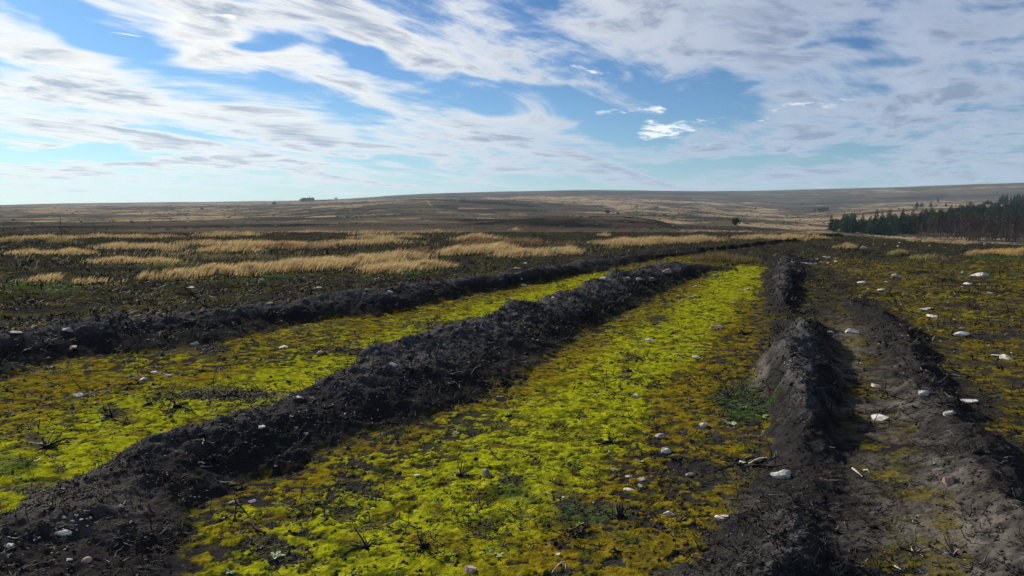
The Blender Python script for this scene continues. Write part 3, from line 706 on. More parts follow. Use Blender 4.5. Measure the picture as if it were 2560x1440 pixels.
def put_tree(name, meshes, loc, s, rz, label, cat, group=None):
    e = bpy.data.objects.new(name, None); COL.objects.link(e); e.location = loc; e.rotation_euler = (0, 0, rz); e.scale = (s[0], s[0], s[1])
    e.empty_display_size = .5
    tag(e, label, cat, group)
    for nm, me in zip(('trunk', 'crown'), meshes):
        o = bpy.data.objects.new(nm, me); COL.objects.link(o); o.parent = e
    return e
green_m = [tree_meshes('spruce', cone_tree('green', 10, 11 + i), M_SPRUCE) for i in range(4)]
young_m = [tree_meshes('young', cone_tree('young', 5, 21 + i), M_SPRUCE) for i in range(3)]
dead_m = [tree_meshes('dead', cone_tree('dead', 15, 31 + i), M_DEADSPRUCE) for i in range(5)]
def at_r(px, r):
    th = math.atan((px - 1280) / F * math.cos(PITCH)); x, y = r * math.sin(th), r * math.cos(th)
    return Vector((x, y, ground_z(x, y) - .1))
rs = np.random.default_rng(3)
n = 0
for i in range(120):                                       # dead brown spruces, the near side of the plantation
    px = 2285 + 330 * (i + rs.random()) / 120; r = 268 + 55 * rs.random() ** 1.3 + max(0, 2400 - px) * .12
    top = np.interp(px, [2285, 2330, 2400, 2480, 2620], [558, 537, 530, 528, 527]) + rs.normal(0, 4) + (rs.random() < .15) * 12
    top += (r < 290) * rs.random() * 8; p = at_r(px, r); h = max((EYE + r * math.tan(math.atan((720 - top) / F) - PITCH)) - p.z, 3)
    put_tree('dead_spruce', dead_m[i % 5], p, (h / 15 * (1.1 + .5 * rs.random()), h / 15), rs.random() * 6.28,
             'brown leafless spruce in the near edge of the plantation at the right', 'tree', 'dead brown spruces of the plantation')
for i in range(285):                                       # green spruces behind and to the left of them
    px = 2082 + 570 * ((i + rs.random()) / 285) ** 1.45; r = 330 + 130 * rs.random() + max(0, px - 2300) * .12
    top = np.interp(px, [2080, 2140, 2200, 2260, 2330, 2420, 2560, 2660], [562, 552, 540, 532, 521, 516, 508, 506]) + rs.normal(0, 3) + (460 - r) * .10
    p = at_r(px, r); h = max((EYE + r * math.tan(math.atan((720 - top) / F) - PITCH)) - p.z, 3)
    put_tree('spruce_tree', green_m[i % 4], p, (h / 10 * (1.5 + .6 * rs.random()), h / 10), rs.random() * 6.28,
             'dark green spruce of the plantation behind the brown trees', 'tree', 'green spruces of the plantation')
for i in range(34):                                        # young trees along the lower left edge of the plantation
    px = 2075 + 190 * rs.random(); r = 300 + 40 * rs.random(); p = at_r(px, r); h = np.interp(px, [2070, 2270], [5, 9]) * (.7 + .6 * rs.random())
    put_tree('young_spruce', young_m[i % 3], p, (h / 5, h / 5), rs.random() * 6.28, 'low bushy young spruce at the left end of the plantation edge', 'tree', 'young spruces at the plantation edge')
for i in range(40):                                        # far dark block at the top right
    px = 2495 + 140 * rs.random(); r = 800 + 120 * rs.random(); p = at_r(px, r); h = 9 * (.7 + .5 * rs.random())
    put_tree('spruce_tree', green_m[i % 4], p, (h / 10 * 1.2, h / 10), rs.random() * 6.28, 'far spruce in the dark block above the plantation at the right edge', 'tree', 'spruces of the far block')
for i in range(26):                                        # thin line of trees in the valley
    px = 2280 + 220 * rs.random(); r = 1150 + 200 * rs.random(); p = at_r(px, r); h = 9 * (.6 + .6 * rs.random())
    put_tree('spruce_tree', green_m[i % 4], p, (h / 10 * 1.3, h / 10), rs.random() * 6.28, 'tiny dark conifer in the line beyond the tawny clearing', 'tree', 'conifers beyond the clearing')
crown_a = [tree_meshes('round', round_tree(10, 12, 51 + i, 420, .075), M_BROAD) for i in range(3)]
HILLTREES = [  # px, base row, photo height, width factor, label
    (757, 507, 13, 1.0, 'left tree of the dark clump of three on the left skyline'), (765, 507, 14, 1.0, 'middle tree of the dark clump of three on the left skyline'),
    (776, 507, 13, 1.1, 'right tree of the dark clump of three on the left skyline'),
    (686, 513, 8, 1.3, 'lone dark round bush on the hillside left of the skyline tree clump'), (812, 504, 6, 1.3, 'low dark bush just right of the skyline tree clump'),
    (841, 499, 5, 1.5, 'small wide bush standing on the skyline right of the tree clump'), (505, 524, 5, 1.2, 'tiny lone bush low on the far left hillside'),
    (1518, 536, 12, 1.0, 'dark round tree in the middle distance above the dark spur'), (1546, 537, 7, 1.2, 'smaller dark bush right of the round tree above the dark spur'),
    (1608, 540, 6, 1.0, 'small bush at the right end of the dark spur'), (1635, 541, 6, 1.0, 'small bush on the tawny slope beyond the dark spur'), (1662, 540, 5, 1.4, 'low wide bush on the tawny slope beyond the dark spur'),
    (1840, 566, 22, .95, 'bare dark tree on the edge of the plateau left of the valley track'), (1592, 519, 5, 1.6, 'flat dark bush high on the tawny far slope'),
    (1640, 522, 5, 1.6, 'flat dark bush halfway up the tawny far slope'), (2005, 513, 5, 1.2, 'tiny tree on the far slope left of the valley head'), (1888, 524, 6, .9, 'small dark tree on the far slope above the plateau tree'),
    (1876, 531, 5, .9, 'smallest dark tree on the far slope above the plateau tree'), (2037, 530, 14, .6, 'narrow dark conifer standing in the valley head'), (2052, 534, 16, .8, 'dark tree in the middle of the valley head clump'),
    (2064, 531, 12, .9, 'right hand dark tree of the valley head clump'), (2345, 506, 11, .6, 'lone conifer rising above the far tree line at the right'), (2470, 512, 8, 1.8, 'dark bushy thicket at the top of the tawny clearing')]
for i, (px, py, hp, wf, lb) in enumerate(HILLTREES):
    p = hit(px, py, 60); d = math.hypot(p.x, p.y); h = hp * d / F
    narrow = wf < .7
    put_tree('conifer_tree' if narrow else 'hill_tree', green_m[i % 4] if narrow else crown_a[i % 3], p - Vector((0, 0, h * .06)), (h / 10 * wf * (2.0 if narrow else 1), h / 10), i * 1.7, lb, 'tree')
# purple-grey thicket of bare birch in the valley
for i in range(14):
    p = hit(1958 + 42 * rs.random(), 558 + 5 * rs.random(), 60); d = math.hypot(p.x, p.y); h = 9 * d / F * (.8 + .4 * rs.random())
    me = dead_m[i % 5]; put_tree('bare_shrub', me, p, (h / 15 * 3.0, h / 15), rs.random() * 6, 'bare purplish shrub in the thicket on the valley side', 'shrub', 'bare shrubs of the valley thicket')

# ------------------------------------------------------------------ dry grass
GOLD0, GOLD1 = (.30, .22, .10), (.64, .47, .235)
def grass_patch(name, spots, hgt, count, label, kind='stuff', c0=GOLD0, c1=GOLD1, lean=.55, width=.017, group=None, cat='grass'):
    """spots: list of (px, py, half width, half height) ellipses of the photograph in which the blades are rooted"""
    parts = []
    area = [a * b for (_, _, a, b) in spots]; tot = sum(area)
    for (cx, cy, a, b), ar in zip(spots, area):
        n = int(1.35 * count * ar / tot); t = rng.random(n) * 2 * np.pi; q = np.sqrt(rng.random(n))
        gq = np.abs(rng.normal(0, .55, n)); q = np.where(rng.random(n) < .5, q, gq); ux, uy = np.cos(t) * q * 1.55, np.sin(t) * q * .8
        x, y, z = seat(cx + ux * a, cy + uy * b)
        cl = .5 + .62 * fbm(x, y, 1.5, 4, .6, 301); edge = np.clip(1.1 - .5 * q, .45, 1)
        keep = rng.random(n) < np.clip(cl * 2.2 - .62, 0, 1)
        x, y, z, cl, edge = x[keep], y[keep], z[keep], cl[keep], edge[keep]; n = len(x)
        h = hgt * .64 * (.35 + .65 * rng.random(n) + .35 * cl) * edge
        la = lean * h * (.6 + .8 * rng.random(n)); lz = rng.normal(.15, .5, n)
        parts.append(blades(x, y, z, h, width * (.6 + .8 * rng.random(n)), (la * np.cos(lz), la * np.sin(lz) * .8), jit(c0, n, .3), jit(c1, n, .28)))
    v, t, c = join(parts); org = np.array([v[:, 0].mean(), v[:, 1].mean(), v[:, 2].min()])
    if kind == 'thing':
        e = bpy.data.objects.new(name, None); COL.objects.link(e); e.location = org; e.empty_display_size = .2
        tag(add('blades', mesh_np('blades', v - org, t, M_GRASS, False, {'tint': c}), e), kind='stuff')
        return tag(e, label, cat, group)
    o = add(name, mesh_np(name, v - org, t, M_GRASS, False, {'tint': c}), None, org)
    return tag(o, label, cat, group, kind)
RUST1 = (.34, .20, .10)
grass_patch('dry_grass', [(170, 704, 62, 8), (215, 706, 30, 6)], .42, 2600, 'short golden grass patch low on the left, in front of the green turf')
grass_patch('dry_grass', [(430, 697, 60, 7), (520, 688, 60, 8), (620, 680, 70, 9), (720, 672, 70, 11), (810, 665, 70, 12), (900, 655, 80, 10), (1000, 646, 60, 7)], .50, 11000, 'longest band of golden grass sweeping across the left half of the moor')
grass_patch('dry_grass', [(985, 676, 62, 9), (1060, 668, 55, 9), (960, 682, 40, 6)], .42, 4200, 'pale golden grass clump in front of the long grass band, above the far bank')
grass_patch('dry_grass', [(1130, 636, 30, 7), (1190, 632, 60, 8), (1240, 626, 40, 7)], .60, 4200, 'tall bright golden grass at the right end of the long band')
grass_patch('dry_grass', [(1300, 640, 46, 7), (1370, 634, 55, 6), (1420, 630, 26, 5)], .50, 4000, 'golden grass clump leaning right in the middle, in front of the rusty stems')
grass_patch('dry_grass', [(1290, 612, 110, 6), (1190, 604, 50, 5), (1040, 636, 40, 6), (700, 622, 90, 5)], .55, 3600, 'rust brown grass stems mixed among the golden bands', c1=RUST1, c0=(.12, .08, .05))
grass_patch('dry_grass', [(1190, 600, 52, 4)], .65, 1300, 'golden grass tuft standing behind the rusty stems in the middle')
grass_patch('dry_grass', [(1550, 611, 55, 6), (1640, 607, 70, 7), (1740, 603, 50, 7)], .58, 5200, 'broad golden grass band right of the middle, beyond the far bank')
grass_patch('dry_grass', [(300, 620, 55, 7), (380, 622, 55, 8)], .48, 3200, 'golden grass patch on the left between dark heather')
grass_patch('dry_grass', [(520, 612, 65, 7), (620, 615, 70, 8), (720, 617, 75, 9), (560, 630, 70, 5)], .50, 6500, 'wide golden grass meadow behind the long band on the left')
grass_patch('dry_grass', [(70, 636, 40, 5), (165, 636, 50, 5)], .42, 2200, 'low golden grass strip near the left edge above the mossy patch')
grass_patch('dry_grass', [(300, 657, 70, 6), (390, 660, 40, 5)], .38, 2000, 'thin pale grass patch behind the short patch on the left')
grass_patch('dry_grass', [(120, 597, 60, 4), (240, 594, 70, 4), (360, 594, 70, 4), (30, 600, 30, 3)], .5, 2800, 'far golden grass line behind the leafless sapling on the left')
grass_patch('dry_grass', [(560, 590, 60, 4), (620, 588, 40, 3)], .6, 1300, 'far pale grass tuft row left of the middle')
grass_patch('dry_grass', [(870, 612, 55, 5), (950, 608, 70, 5)], .5, 2400, 'golden grass band in front of the three far grass ridges')
grass_patch('dry_grass', [(930, 597, 45, 3), (1000, 595, 40, 3)], .55, 1400, 'middle one of the stacked far grass bands left of the middle')
grass_patch('dry_grass', [(920, 586, 40, 3), (1000, 584, 45, 3), (1090, 584, 45, 2)], .6, 1600, 'farthest of the stacked grass bands left of the middle')
grass_patch('dry_grass', [(780, 583, 80, 2.5)], .55, 900, 'thin far grass line left of the stacked bands')
grass_patch('dry_grass', [(1890, 597, 50, 4), (1960, 596, 70, 4), (2030, 597, 30, 3)], .55, 2600, 'golden grass band on the right beyond the black ridge')
grass_patch('dry_grass', [(600, 650, 200, 10), (450, 668, 120, 6)], .30, 2600, 'sparse grey-green grass between the golden bands on the left', c0=(.05, .06, .025), c1=(.22, .20, .10))
grass_patch('dry_grass', [(450, 640, 480, 34), (1250, 625, 330, 22)], .30, 1700, 'sparse straw stalks scattered between the golden bands', c0=(.16, .12, .06), c1=(.50, .38, .20))
grass_patch('dry_grass', [(1780, 577, 40, 1.6), (1730, 577, 40, 1.6), (2020, 581, 40, 1.6)], .5, 700, 'thin far grass line at the plateau edge on the right')
for (spots, hg, ct, lb, c0, c1) in [
    ([(2112, 619, 20, 3)], .45, 420, 'small golden tussock beside the leafless sapling on the right', GOLD0, GOLD1),
    ([(2242, 637, 17, 4)], .45, 600, 'yellow-green tussock on the right, left one of the grassy pair', (.09, .12, .025), (.42, .36, .14)),
    ([(2312, 645, 28, 5)], .42, 1000, 'tawny tussock with bright green base on the right', (.08, .13, .025), (.46, .34, .16)),
    ([(2434, 636, 16, 4)], .48, 600, 'round pinkish tussock left of the large golden one at the right edge', GOLD0, (.48, .34, .18)),
    ([(2510, 632, 40, 6), (2550, 634, 30, 5)], .50, 2400, 'large golden tussock cut by the right edge of the picture', GOLD0, (.60, .40, .15)),
    ([(2395, 606, 36, 3)], .50, 700, 'long low golden tussock in front of the brown trees', GOLD0, GOLD1),
    ([(2322, 604, 18, 2.5)], .5, 350, 'small golden tussock left of the long low one before the trees', GOLD0, GOLD1),
    ([(2278, 602, 10, 2.5)], .5, 220, 'tiny pale tussock at the foot of the plantation', GOLD0, GOLD1),
    ([(1287, 575, 12, 2)], .7, 260, 'lone far tussock on the dark ground in the middle', GOLD0, GOLD1),
    ([(1508, 591, 12, 2)], .5, 260, 'small far tussock right of the middle on black ground', GOLD0, GOLD1),
    ([(20, 606, 26, 4)], .5, 500, 'rounded dark-based tussock at the far left edge', (.06, .06, .03), (.36, .28, .14)),
    ([(152, 607, 26, 4)], .5, 500, 'domed tussock beside the leafless sapling on the left', (.07, .065, .03), (.40, .31, .15)),
    ([(1530, 622, 16, 3)], .4, 350, 'dark green-based tussock under the broad grass band', (.05, .08, .02), (.40, .30, .13))]:
    grass_patch('grass_tussock', spots, hg, ct, lb, 'thing', c0, c1, group='dry grass tussocks', cat='tussock')
grass_patch('rush_clump', [(1800, 652, 58, 8), (1850, 655, 30, 6)], .55, 1500, 'brown and green rush clump growing at the far end of the middle moss strip', 'thing', (.05, .055, .02), (.24, .17, .08), .25, .014, cat='rushes')
GR0, GR1 = (.025, .05, .012), (.11, .17, .035)
grass_patch('green_grass', [(40, 1165, 75, 26), (60, 1200, 60, 16)], .05, 2600, 'dark green grass growing in the moss at the left edge', c0=GR0, c1=GR1, width=.005)
grass_patch('green_grass', [(100, 735, 140, 14), (250, 722, 90, 6), (560, 705, 160, 6), (40, 742, 60, 8)], .14, 4200, 'green turf at the foot of the golden grass on the left', c0=GR0, c1=(.11, .115, .04), width=.014)
grass_patch('green_grass', [(980, 690, 90, 6), (860, 690, 60, 5), (1330, 648, 70, 4), (1180, 645, 70, 4)], .12, 2400, 'green grass fringe under the golden grass in the middle', c0=GR0, c1=(.11, .115, .04), width=.014)
grass_patch('green_grass', [(2480, 680, 130, 26), (2500, 650, 90, 8), (2290, 655, 60, 5)], .10, 2200, 'green grass on the right around the large pale boulder', c0=GR0, c1=(.10, .13, .035), width=.014)
grass_patch('green_grass', [(1470, 1280, 110, 26), (1330, 1230, 50, 40), (1220, 1370, 60, 30), (1400, 1210, 30, 30)], .035, 2200, 'fine green grass sprouting in the bare patch of the middle moss strip', c0=GR0, c1=GR1, width=.004)
grass_patch('green_grass', [(290, 1035, 40, 14), (690, 1385, 60, 20), (1860, 1040, 80, 50)], .035, 1300, 'thin green grass sprouting among burnt stems in the strips', c0=GR0, c1=GR1, width=.004)

# ------------------------------------------------------------------ heather bushes roughening the hills (too small to count)
def hill_heather():
    g = np.random.default_rng(909); n = 22000; th = np.radians(g.uniform(-40, 40, n)); r = np.exp(g.uniform(math.log(110), math.log(1700), n)); x, y = r * np.sin(th), r * np.cos(th)
    keep = g.random(n) < np.clip(.10 + 1.7 * fbm(x, y, 70, 4, .65, 911), 0, 1); x, y, r = x[keep], y[keep], r[keep]; m = len(x)
    base = np.array([(1, 0, 0), (-.9, .2, 0), (.1, 1, .05), (0, -1, 0), (0, .1, .8)]); fa = np.array([(0, 2, 4), (2, 1, 4), (1, 3, 4), (3, 0, 4)])
    s_ = np.clip(r / 620, .22, 1.7) * (.5 + .9 * g.random(m)); a = g.random(m) * 6.28; B = base[None] * (1 + .3 * g.standard_normal((m, 5, 3))) * s_[:, None, None] * np.array([1.5, 1.1, .75])
    ca_, sa_ = np.cos(a)[:, None], np.sin(a)[:, None]; B = np.stack([B[..., 0] * ca_ - B[..., 1] * sa_, B[..., 0] * sa_ + B[..., 1] * ca_, B[..., 2]], -1)
    B += np.stack([x, y, ground_z_many(x, y) - .1 * s_], 1)[:, None]
    k_ = g.random((m, 1)); tint = np.where(k_ < .6, np.array([[.024, .027, .025]]), np.where(k_ < .85, np.array([[.060, .050, .040]]), np.array([[.20, .155, .095]]))) * (.6 + .8 * g.random((m, 1)))
    tag(add('hill_heather', mesh_np('hill_heather', B.reshape(-1, 3), ((np.arange(m) * 5)[:, None, None] + fa[None]).reshape(-1, 3), M_LEAF, False, {'tint': np.repeat(tint, 5, 0)})), 'low heather and grass clumps dotting the far hillsides', 'heather', kind='stuff')
hill_heather()

# ------------------------------------------------------------------ burnt heather litter (far too many to count)
def litter(n, r0, r1, seed, fn):
    g = np.random.default_rng(seed); th = np.radians(g.uniform(-40, 40, n)); r = np.exp(g.uniform(math.log(r0), math.log(r1), n))
    x, y = r * np.sin(th), r * np.cos(th); keep = g.random(n) < fn(x, y); return x[keep], y[keep]
def want(x, y):
    rm = sample_near(RM, x, y); mo = sample_near(mossv, x, y); p2 = fbm(x, y, .7, 3, .6, 401)
    sc = sample_near(scr, x, y)
    return np.clip(.16 + .75 * p2 + .35 * rm + .7 * sc + .18 * (1 - mo), .02, 1)
def litter_object(name, clumps, per, length, r0, r1, seed, label, thick, k=4):
    x, y = litter(clumps, r0, r1, seed, want); m = len(x)
    ii = np.repeat(np.arange(m), per); N_ = len(ii)
    P_, L = twig_paths(N_, 1.0, k, .28, .55)
    sc_ = length * np.exp(rng.normal(0, .35, m))[ii]; P_ = P_ * sc_[:, None, None]
    ox = x[ii] + rng.normal(0, 1, N_) * sc_ * .55; oy = y[ii] + rng.normal(0, 1, N_) * sc_ * .55
    P_ += np.stack([ox, oy, ground_z_many(ox, oy) - .004], 1)[:, None, :]
    gz = ground_z_many(P_[..., 0].ravel(), P_[..., 1].ravel()).reshape(P_.shape[:2]); P_[..., 2] = np.maximum(P_[..., 2], gz + .001)
    R_ = np.linspace(1, .35, k)[None] * (thick * (.5 + rng.random(N_)))[:, None]
    grey = rng.random((N_, 1)); tint = np.where(grey < .93, .010 + .020 * rng.random((N_, 1)), .07 + .18 * rng.random((N_, 1))) * np.array([[1.05, 1.0, .95]])
    v, t, c = tubes(P_, R_, tint)
    return tag(add(name, mesh_np(name, v, t, M_TWIGS, True, {'tint': c})), label, 'twigs', kind='stuff')
litter_object('burnt_twigs', 5200, 6, .046, 2.6, 7, 501, 'charred heather twigs strewn over the near moss and peat', .0028)
litter_object('burnt_twigs', 5600, 5, .070, 6.5, 17, 502, 'charred heather twigs strewn over the middle moss strips and ridges', .0042, 3)
litter_object('burnt_twigs', 5200, 4, .12, 14, 46, 503, 'dead black heather stems covering the moor beyond the banks', .0085, 3)
def scrub():
    x, y = litter(16000, 9.5, 58, 505, lambda a, b: np.clip(.25 + 1.1 * fbm(a, b, 1.6, 3, .6, 403) + .2, 0, 1) * (sample_near(s1 + s2 + s4, a, b) < .3) * (sample_near(s3, a, b) < rng.random(len(a)) + .35)); m = len(x)
    ii = np.repeat(np.arange(m), 6); N_ = len(ii); sc_ = (.05 + .05 * rng.random(m))[ii] * np.clip(np.hypot(x, y)[ii] / 18, .8, 1.8)
    ox = x[ii] + rng.normal(0, 1, N_) * sc_; oy = y[ii] + rng.normal(0, 1, N_) * sc_
    kind = rng.random(m)[ii][:, None]; dark = np.array([[.014, .014, .013]]); olive = np.array([[.045, .050, .014]]); straw = np.array([[.17, .13, .07]]); brown = np.array([[.050, .032, .022]])
    tint = np.where(kind < .60, dark, np.where(kind < .76, olive, np.where(kind < .91, brown, straw))) * (.6 + .8 * rng.random((N_, 1)))
    h = sc_ * (.6 + .9 * rng.random(N_)); la = h * rng.normal(.2, .8, N_); lb_ = h * rng.normal(0, .8, N_)
    v, t, c = blades(ox, oy, ground_z_many(ox, oy), h, .022 + 0 * h, (la, lb_), tint * .7, tint)
    return tag(add('heather_scrub', mesh_np('heather_scrub', v, t, M_TWIGS, False, {'tint': c})), 'low burnt heather and sedge scrub covering the moor around the grass', 'scrub', kind='stuff')
scrub()
def crumbs(name, n, r0, r1, size, seed, label):
    x, y = litter(n, r0, r1, seed, lambda a, b: np.clip(want(a, b) * .9, .05, 1)); m = len(x)
    base = np.array([(1, 0, 0), (-.9, .2, 0), (.1, 1, .1), (0, -1, 0), (0, .1, .8), (0, 0, -.6)]); fa = np.array([(0, 2, 4), (2, 1, 4), (1, 3, 4), (3, 0, 4), (2, 0, 5), (1, 2, 5), (3, 1, 5), (0, 3, 5)])
    s = size * np.exp(np.clip(rng.normal(0, .4, m), -1, .6)); a = rng.random(m) * 6.28; B = base[None] * (1 + .35 * rng.standard_normal((m, 6, 3))) * s[:, None, None] * np.array([1.2, .9, .7])
    ca_, sa_ = np.cos(a)[:, None], np.sin(a)[:, None]; B = np.stack([B[..., 0] * ca_ - B[..., 1] * sa_, B[..., 0] * sa_ + B[..., 1] * ca_, B[..., 2]], -1)
    B += np.stack([x, y, ground_z_many(x, y) + s * .15], 1)[:, None]
    T = ((np.arange(m) * 6)[:, None, None] + fa[None]).reshape(-1, 3)
    tint = np.repeat((.010 + .022 * rng.random((m, 1))) * np.array([[1.1, 1, .92]]), 6, 0)
    return tag(add(name, mesh_np(name, B.reshape(-1, 3), T, M_TWIGS, False, {'tint': tint})), label, 'peat crumbs', kind='stuff')
crumbs('peat_crumbs', 15000, 2.6, 8, .0085, 511, 'small black peat crumbs and charred litter lying on the near moss')
crumbs('peat_crumbs', 12000, 7, 24, .016, 512, 'black peat clods and litter lying on the moss and scrub farther away')

# ------------------------------------------------------------------ burnt heather plants one can point at
def burnt_plant(px, py, wpx, hpx, ntw, label, style='bush', name='burnt_heather'):
    p = hit(px, py); d = math.hypot(p.x, p.y) ; W = wpx * d / F; H = max(hpx * d / F * 1.1, .03)
    e = bpy.data.objects.new(name, None); COL.objects.link(e); e.location = p; e.empty_display_size = .05
    tag(e, label, 'burnt heather', 'burnt heather plants')
    # the charred root crown
    bm = bmesh.new(); bmesh.ops.create_icosphere(bm, subdivisions=2, radius=1)
    o3 = rng.random(3) * 50; s = min(W, H) * .20
    for v in bm.verts:
        c = v.co.copy(); q = 1 + .5 * float(perlin(np.array([c.x * 1.6 + o3[0]]), np.array([c.y * 1.6 + c.z * 1.3 + o3[1]]))[0])
        v.co = Vector((c.x * s * 1.3 * q, c.y * s * 1.1 * q, c.z * s * .8 * q + s * .1))
    me = bpy.data.meshes.new('root_crown'); bm.to_mesh(me); bm.free(); me.materials.append(M_CHAR)
    for f in me.polygons: f.use_smooth = True
    o = bpy.data.objects.new('root_crown', me); COL.objects.link(o); o.parent = e
    k = 7; ntw += 5 if style == 'bush' else 0
    P_, L = twig_paths(ntw, 1, k, {'bush': .30, 'sprawl': .15, 'mat': .12, 'stump': .9}[style], {'bush': .30, 'sprawl': .42, 'mat': .7, 'stump': .35}[style])
    if style == 'mat': P_ = P_ * .42
    for i in range(ntw):
        q = P_[i].copy(); q *= np.array([W * .55, W * .55, H * .9 if style != 'sprawl' else H])[None] * (.6 + .6 * random.random())
        if style == 'mat': q[:, :2] += rng.normal(0, W * .24, 2)
        if style == 'sprawl': q[:, :2] += rng.normal(0, W * .10, 2)
        gz = ground_z_many(q[:, 0] + p.x, q[:, 1] + p.y) - p.z
        q[:, 2] = np.maximum(q[:, 2] + (gz if style in ('sprawl', 'mat') else 0) * .8, gz + .002)
        rr = np.linspace(1, .35, k)[None] * max(W * (.028 if style != 'mat' else .012), .0032) * (.6 + .7 * random.random())
        v, t, _ = tubes(q[None], rr, sides=5)
        tm = mesh_np('twig', v, t, M_BLEACH if random.random() < (.22 if style == 'mat' else .10) else M_CHAR)
        o = bpy.data.objects.new('twig', tm); COL.objects.link(o); o.parent = e
    return e
for a in [
    (560, 1300, 40, 22, 6, 'small burnt stem in the dark green moss left of the long curved root', 'bush'),
    (912, 1368, 90, 46, 11, 'burnt heather with crossed twigs at the bottom, left of the pair there', 'bush'),
    (1062, 1366, 78, 46, 9, 'burnt heather with upright twig at the bottom, right of the pair there', 'bush'),
    (1150, 1190, 66, 40, 12, 'bushy burnt heather in the moss left of the grey pointed stone', 'bush'),
    (1224, 1168, 36, 18, 5, 'low burnt heather with a pale twig just above the grey pointed stone', 'sprawl'),
    (1550, 1290, 62, 46, 9, 'upright charred stump with side branches in the lower middle', 'stump'),
    (1500, 1288, 70, 16, 6, 'low burnt branches trailing left of the charred stump', 'sprawl'),
    (1400, 1212, 40, 24, 6, 'burnt heather with a hooked twig above the bare green patch', 'bush'),
    (1440, 1330, 120, 20, 12, 'spreading burnt heather on the bare patch in the lower middle', 'sprawl'),
    (1543, 1380, 34, 26, 8, 'small round burnt tuft below the charred stump', 'bush'),
    (1850, 1162, 160, 34, 18, 'wide sprawl of bare black branches left of the large white rock', 'sprawl'),
    (1930, 1150, 50, 46, 4, 'tall forked black branch rising beside the wide sprawl', 'stump'),
    (1984, 1254, 36, 22, 6, 'burnt tuft with pale twigs on the ridge below the large white rock', 'bush'),
    (2180, 1318, 90, 40, 16, 'long dark burnt heather mat in the trodden furrow at the lower right', 'mat'),
    (2285, 1382, 66, 28, 7, 'burnt branch with upright fork at the bottom right', 'bush'),
    (2385, 1388, 66, 32, 12, 'dense black burnt tuft at the bottom right', 'bush'),
    (2290, 1304, 80, 16, 8, 'low black litter tuft in the middle of the trodden furrow', 'mat'),
    (2446, 1130, 44, 40, 8, 'burnt heather on the low outer ridge at the right', 'bush'),
    (2545, 1246, 50, 36, 8, 'burnt heather cut by the right edge of the picture', 'bush'),
    (2168, 1236, 42, 20, 6, 'burnt twigs beside the two bleached sticks', 'sprawl'),
    (2166, 1006, 38, 16, 5, 'curved burnt twig in the furrow above the whitest stone', 'sprawl'),
    (2088, 1330, 60, 30, 6, 'burnt loop of root on the near part of the right ridge', 'sprawl'),
    (1900, 1410, 70, 34, 7, 'burnt twigs on the near slope of the right ridge at the bottom', 'sprawl'),
    (275, 1042, 62, 34, 14, 'dark bushy heather tuft in the bright moss on the left', 'bush'),
    (372, 1012, 54, 32, 9, 'burnt heather tuft right of the dark bushy one on the left', 'bush'),
    (442, 1018, 60, 36, 9, 'burnt heather with long bent stems in the left moss strip', 'bush'),
    (118, 1118, 90, 34, 14, 'wide burnt heather in the brightest moss at the left', 'bush'),
    (332, 1142, 44, 22, 8, 'burnt tuft at the edge of the left moss strip by the ridge', 'bush'),
    (522, 1150, 110, 44, 34, 'dense mat of bleached and black twigs on the middle ridge', 'mat'),
    (505, 1090, 90, 34, 22, 'dark thatch of burnt twigs above the bleached mat on the middle ridge', 'mat'),
    (825, 1020, 76, 30, 16, 'burnt twig thatch on the middle ridge above the two white pebbles', 'mat'),
    (565, 992, 60, 36, 12, 'burnt heather on the dark island in the left moss strip', 'bush'),
    (505, 928, 28, 24, 5, 'thin burnt stem tuft near the far bank on the left', 'bush'),
    (600, 1225, 60, 30, 8, 'burnt roots hanging from the middle ridge', 'sprawl'),
    (402, 1372, 36, 20, 5, 'small forked twig on the pebbly ground at the lower left', 'bush'),
    (870, 1122, 34, 20, 5, 'burnt stub at the foot of the middle ridge', 'stump'),
    (1570, 930, 70, 36, 14, 'burnt heather on the brown patch in the middle moss strip', 'mat'),
    (1635, 812, 58, 18, 10, 'dark lump of burnt litter far up the middle moss strip', 'mat'),
    (1268, 1042, 40, 24, 8, 'burnt tuft in the shaded moss at the foot of the middle ridge', 'bush'),
    (1520, 1106, 84, 26, 14, 'low burnt heather across the middle of the moss strip', 'sprawl'),
    (1640, 1070, 60, 24, 10, 'burnt heather near the pinkish stone in the middle strip', 'sprawl'),
    (1700, 1150, 70, 24, 10, 'burnt litter tuft right of the small white stone pair', 'sprawl'),
    (1860, 835, 60, 22, 10, 'burnt heather at the left foot of the right ridge', 'bush'),
    (1985, 890, 90, 34, 20, 'burnt twigs on the crest of the right ridge', 'mat'),
    (1980, 960, 90, 30, 20, 'burnt twigs halfway along the crest of the right ridge', 'mat'),
    (2240, 850, 60, 22, 12, 'burnt heather on the far part of the outer ridge', 'mat'),
    (2300, 930, 70, 24, 12, 'burnt heather on the middle part of the outer ridge', 'mat'),
    (2400, 940, 80, 20, 12, 'low burnt heather right of the outer ridge', 'sprawl'),
    (1130, 960, 80, 28, 16, 'burnt twigs on the steep face of the middle ridge', 'mat'),
    (1010, 930, 90, 26, 16, 'burnt twigs under the white stone on the middle ridge', 'mat'),
    (1320, 850, 90, 24, 16, 'burnt twigs on the far half of the middle ridge', 'mat')]:
    burnt_plant(*a)
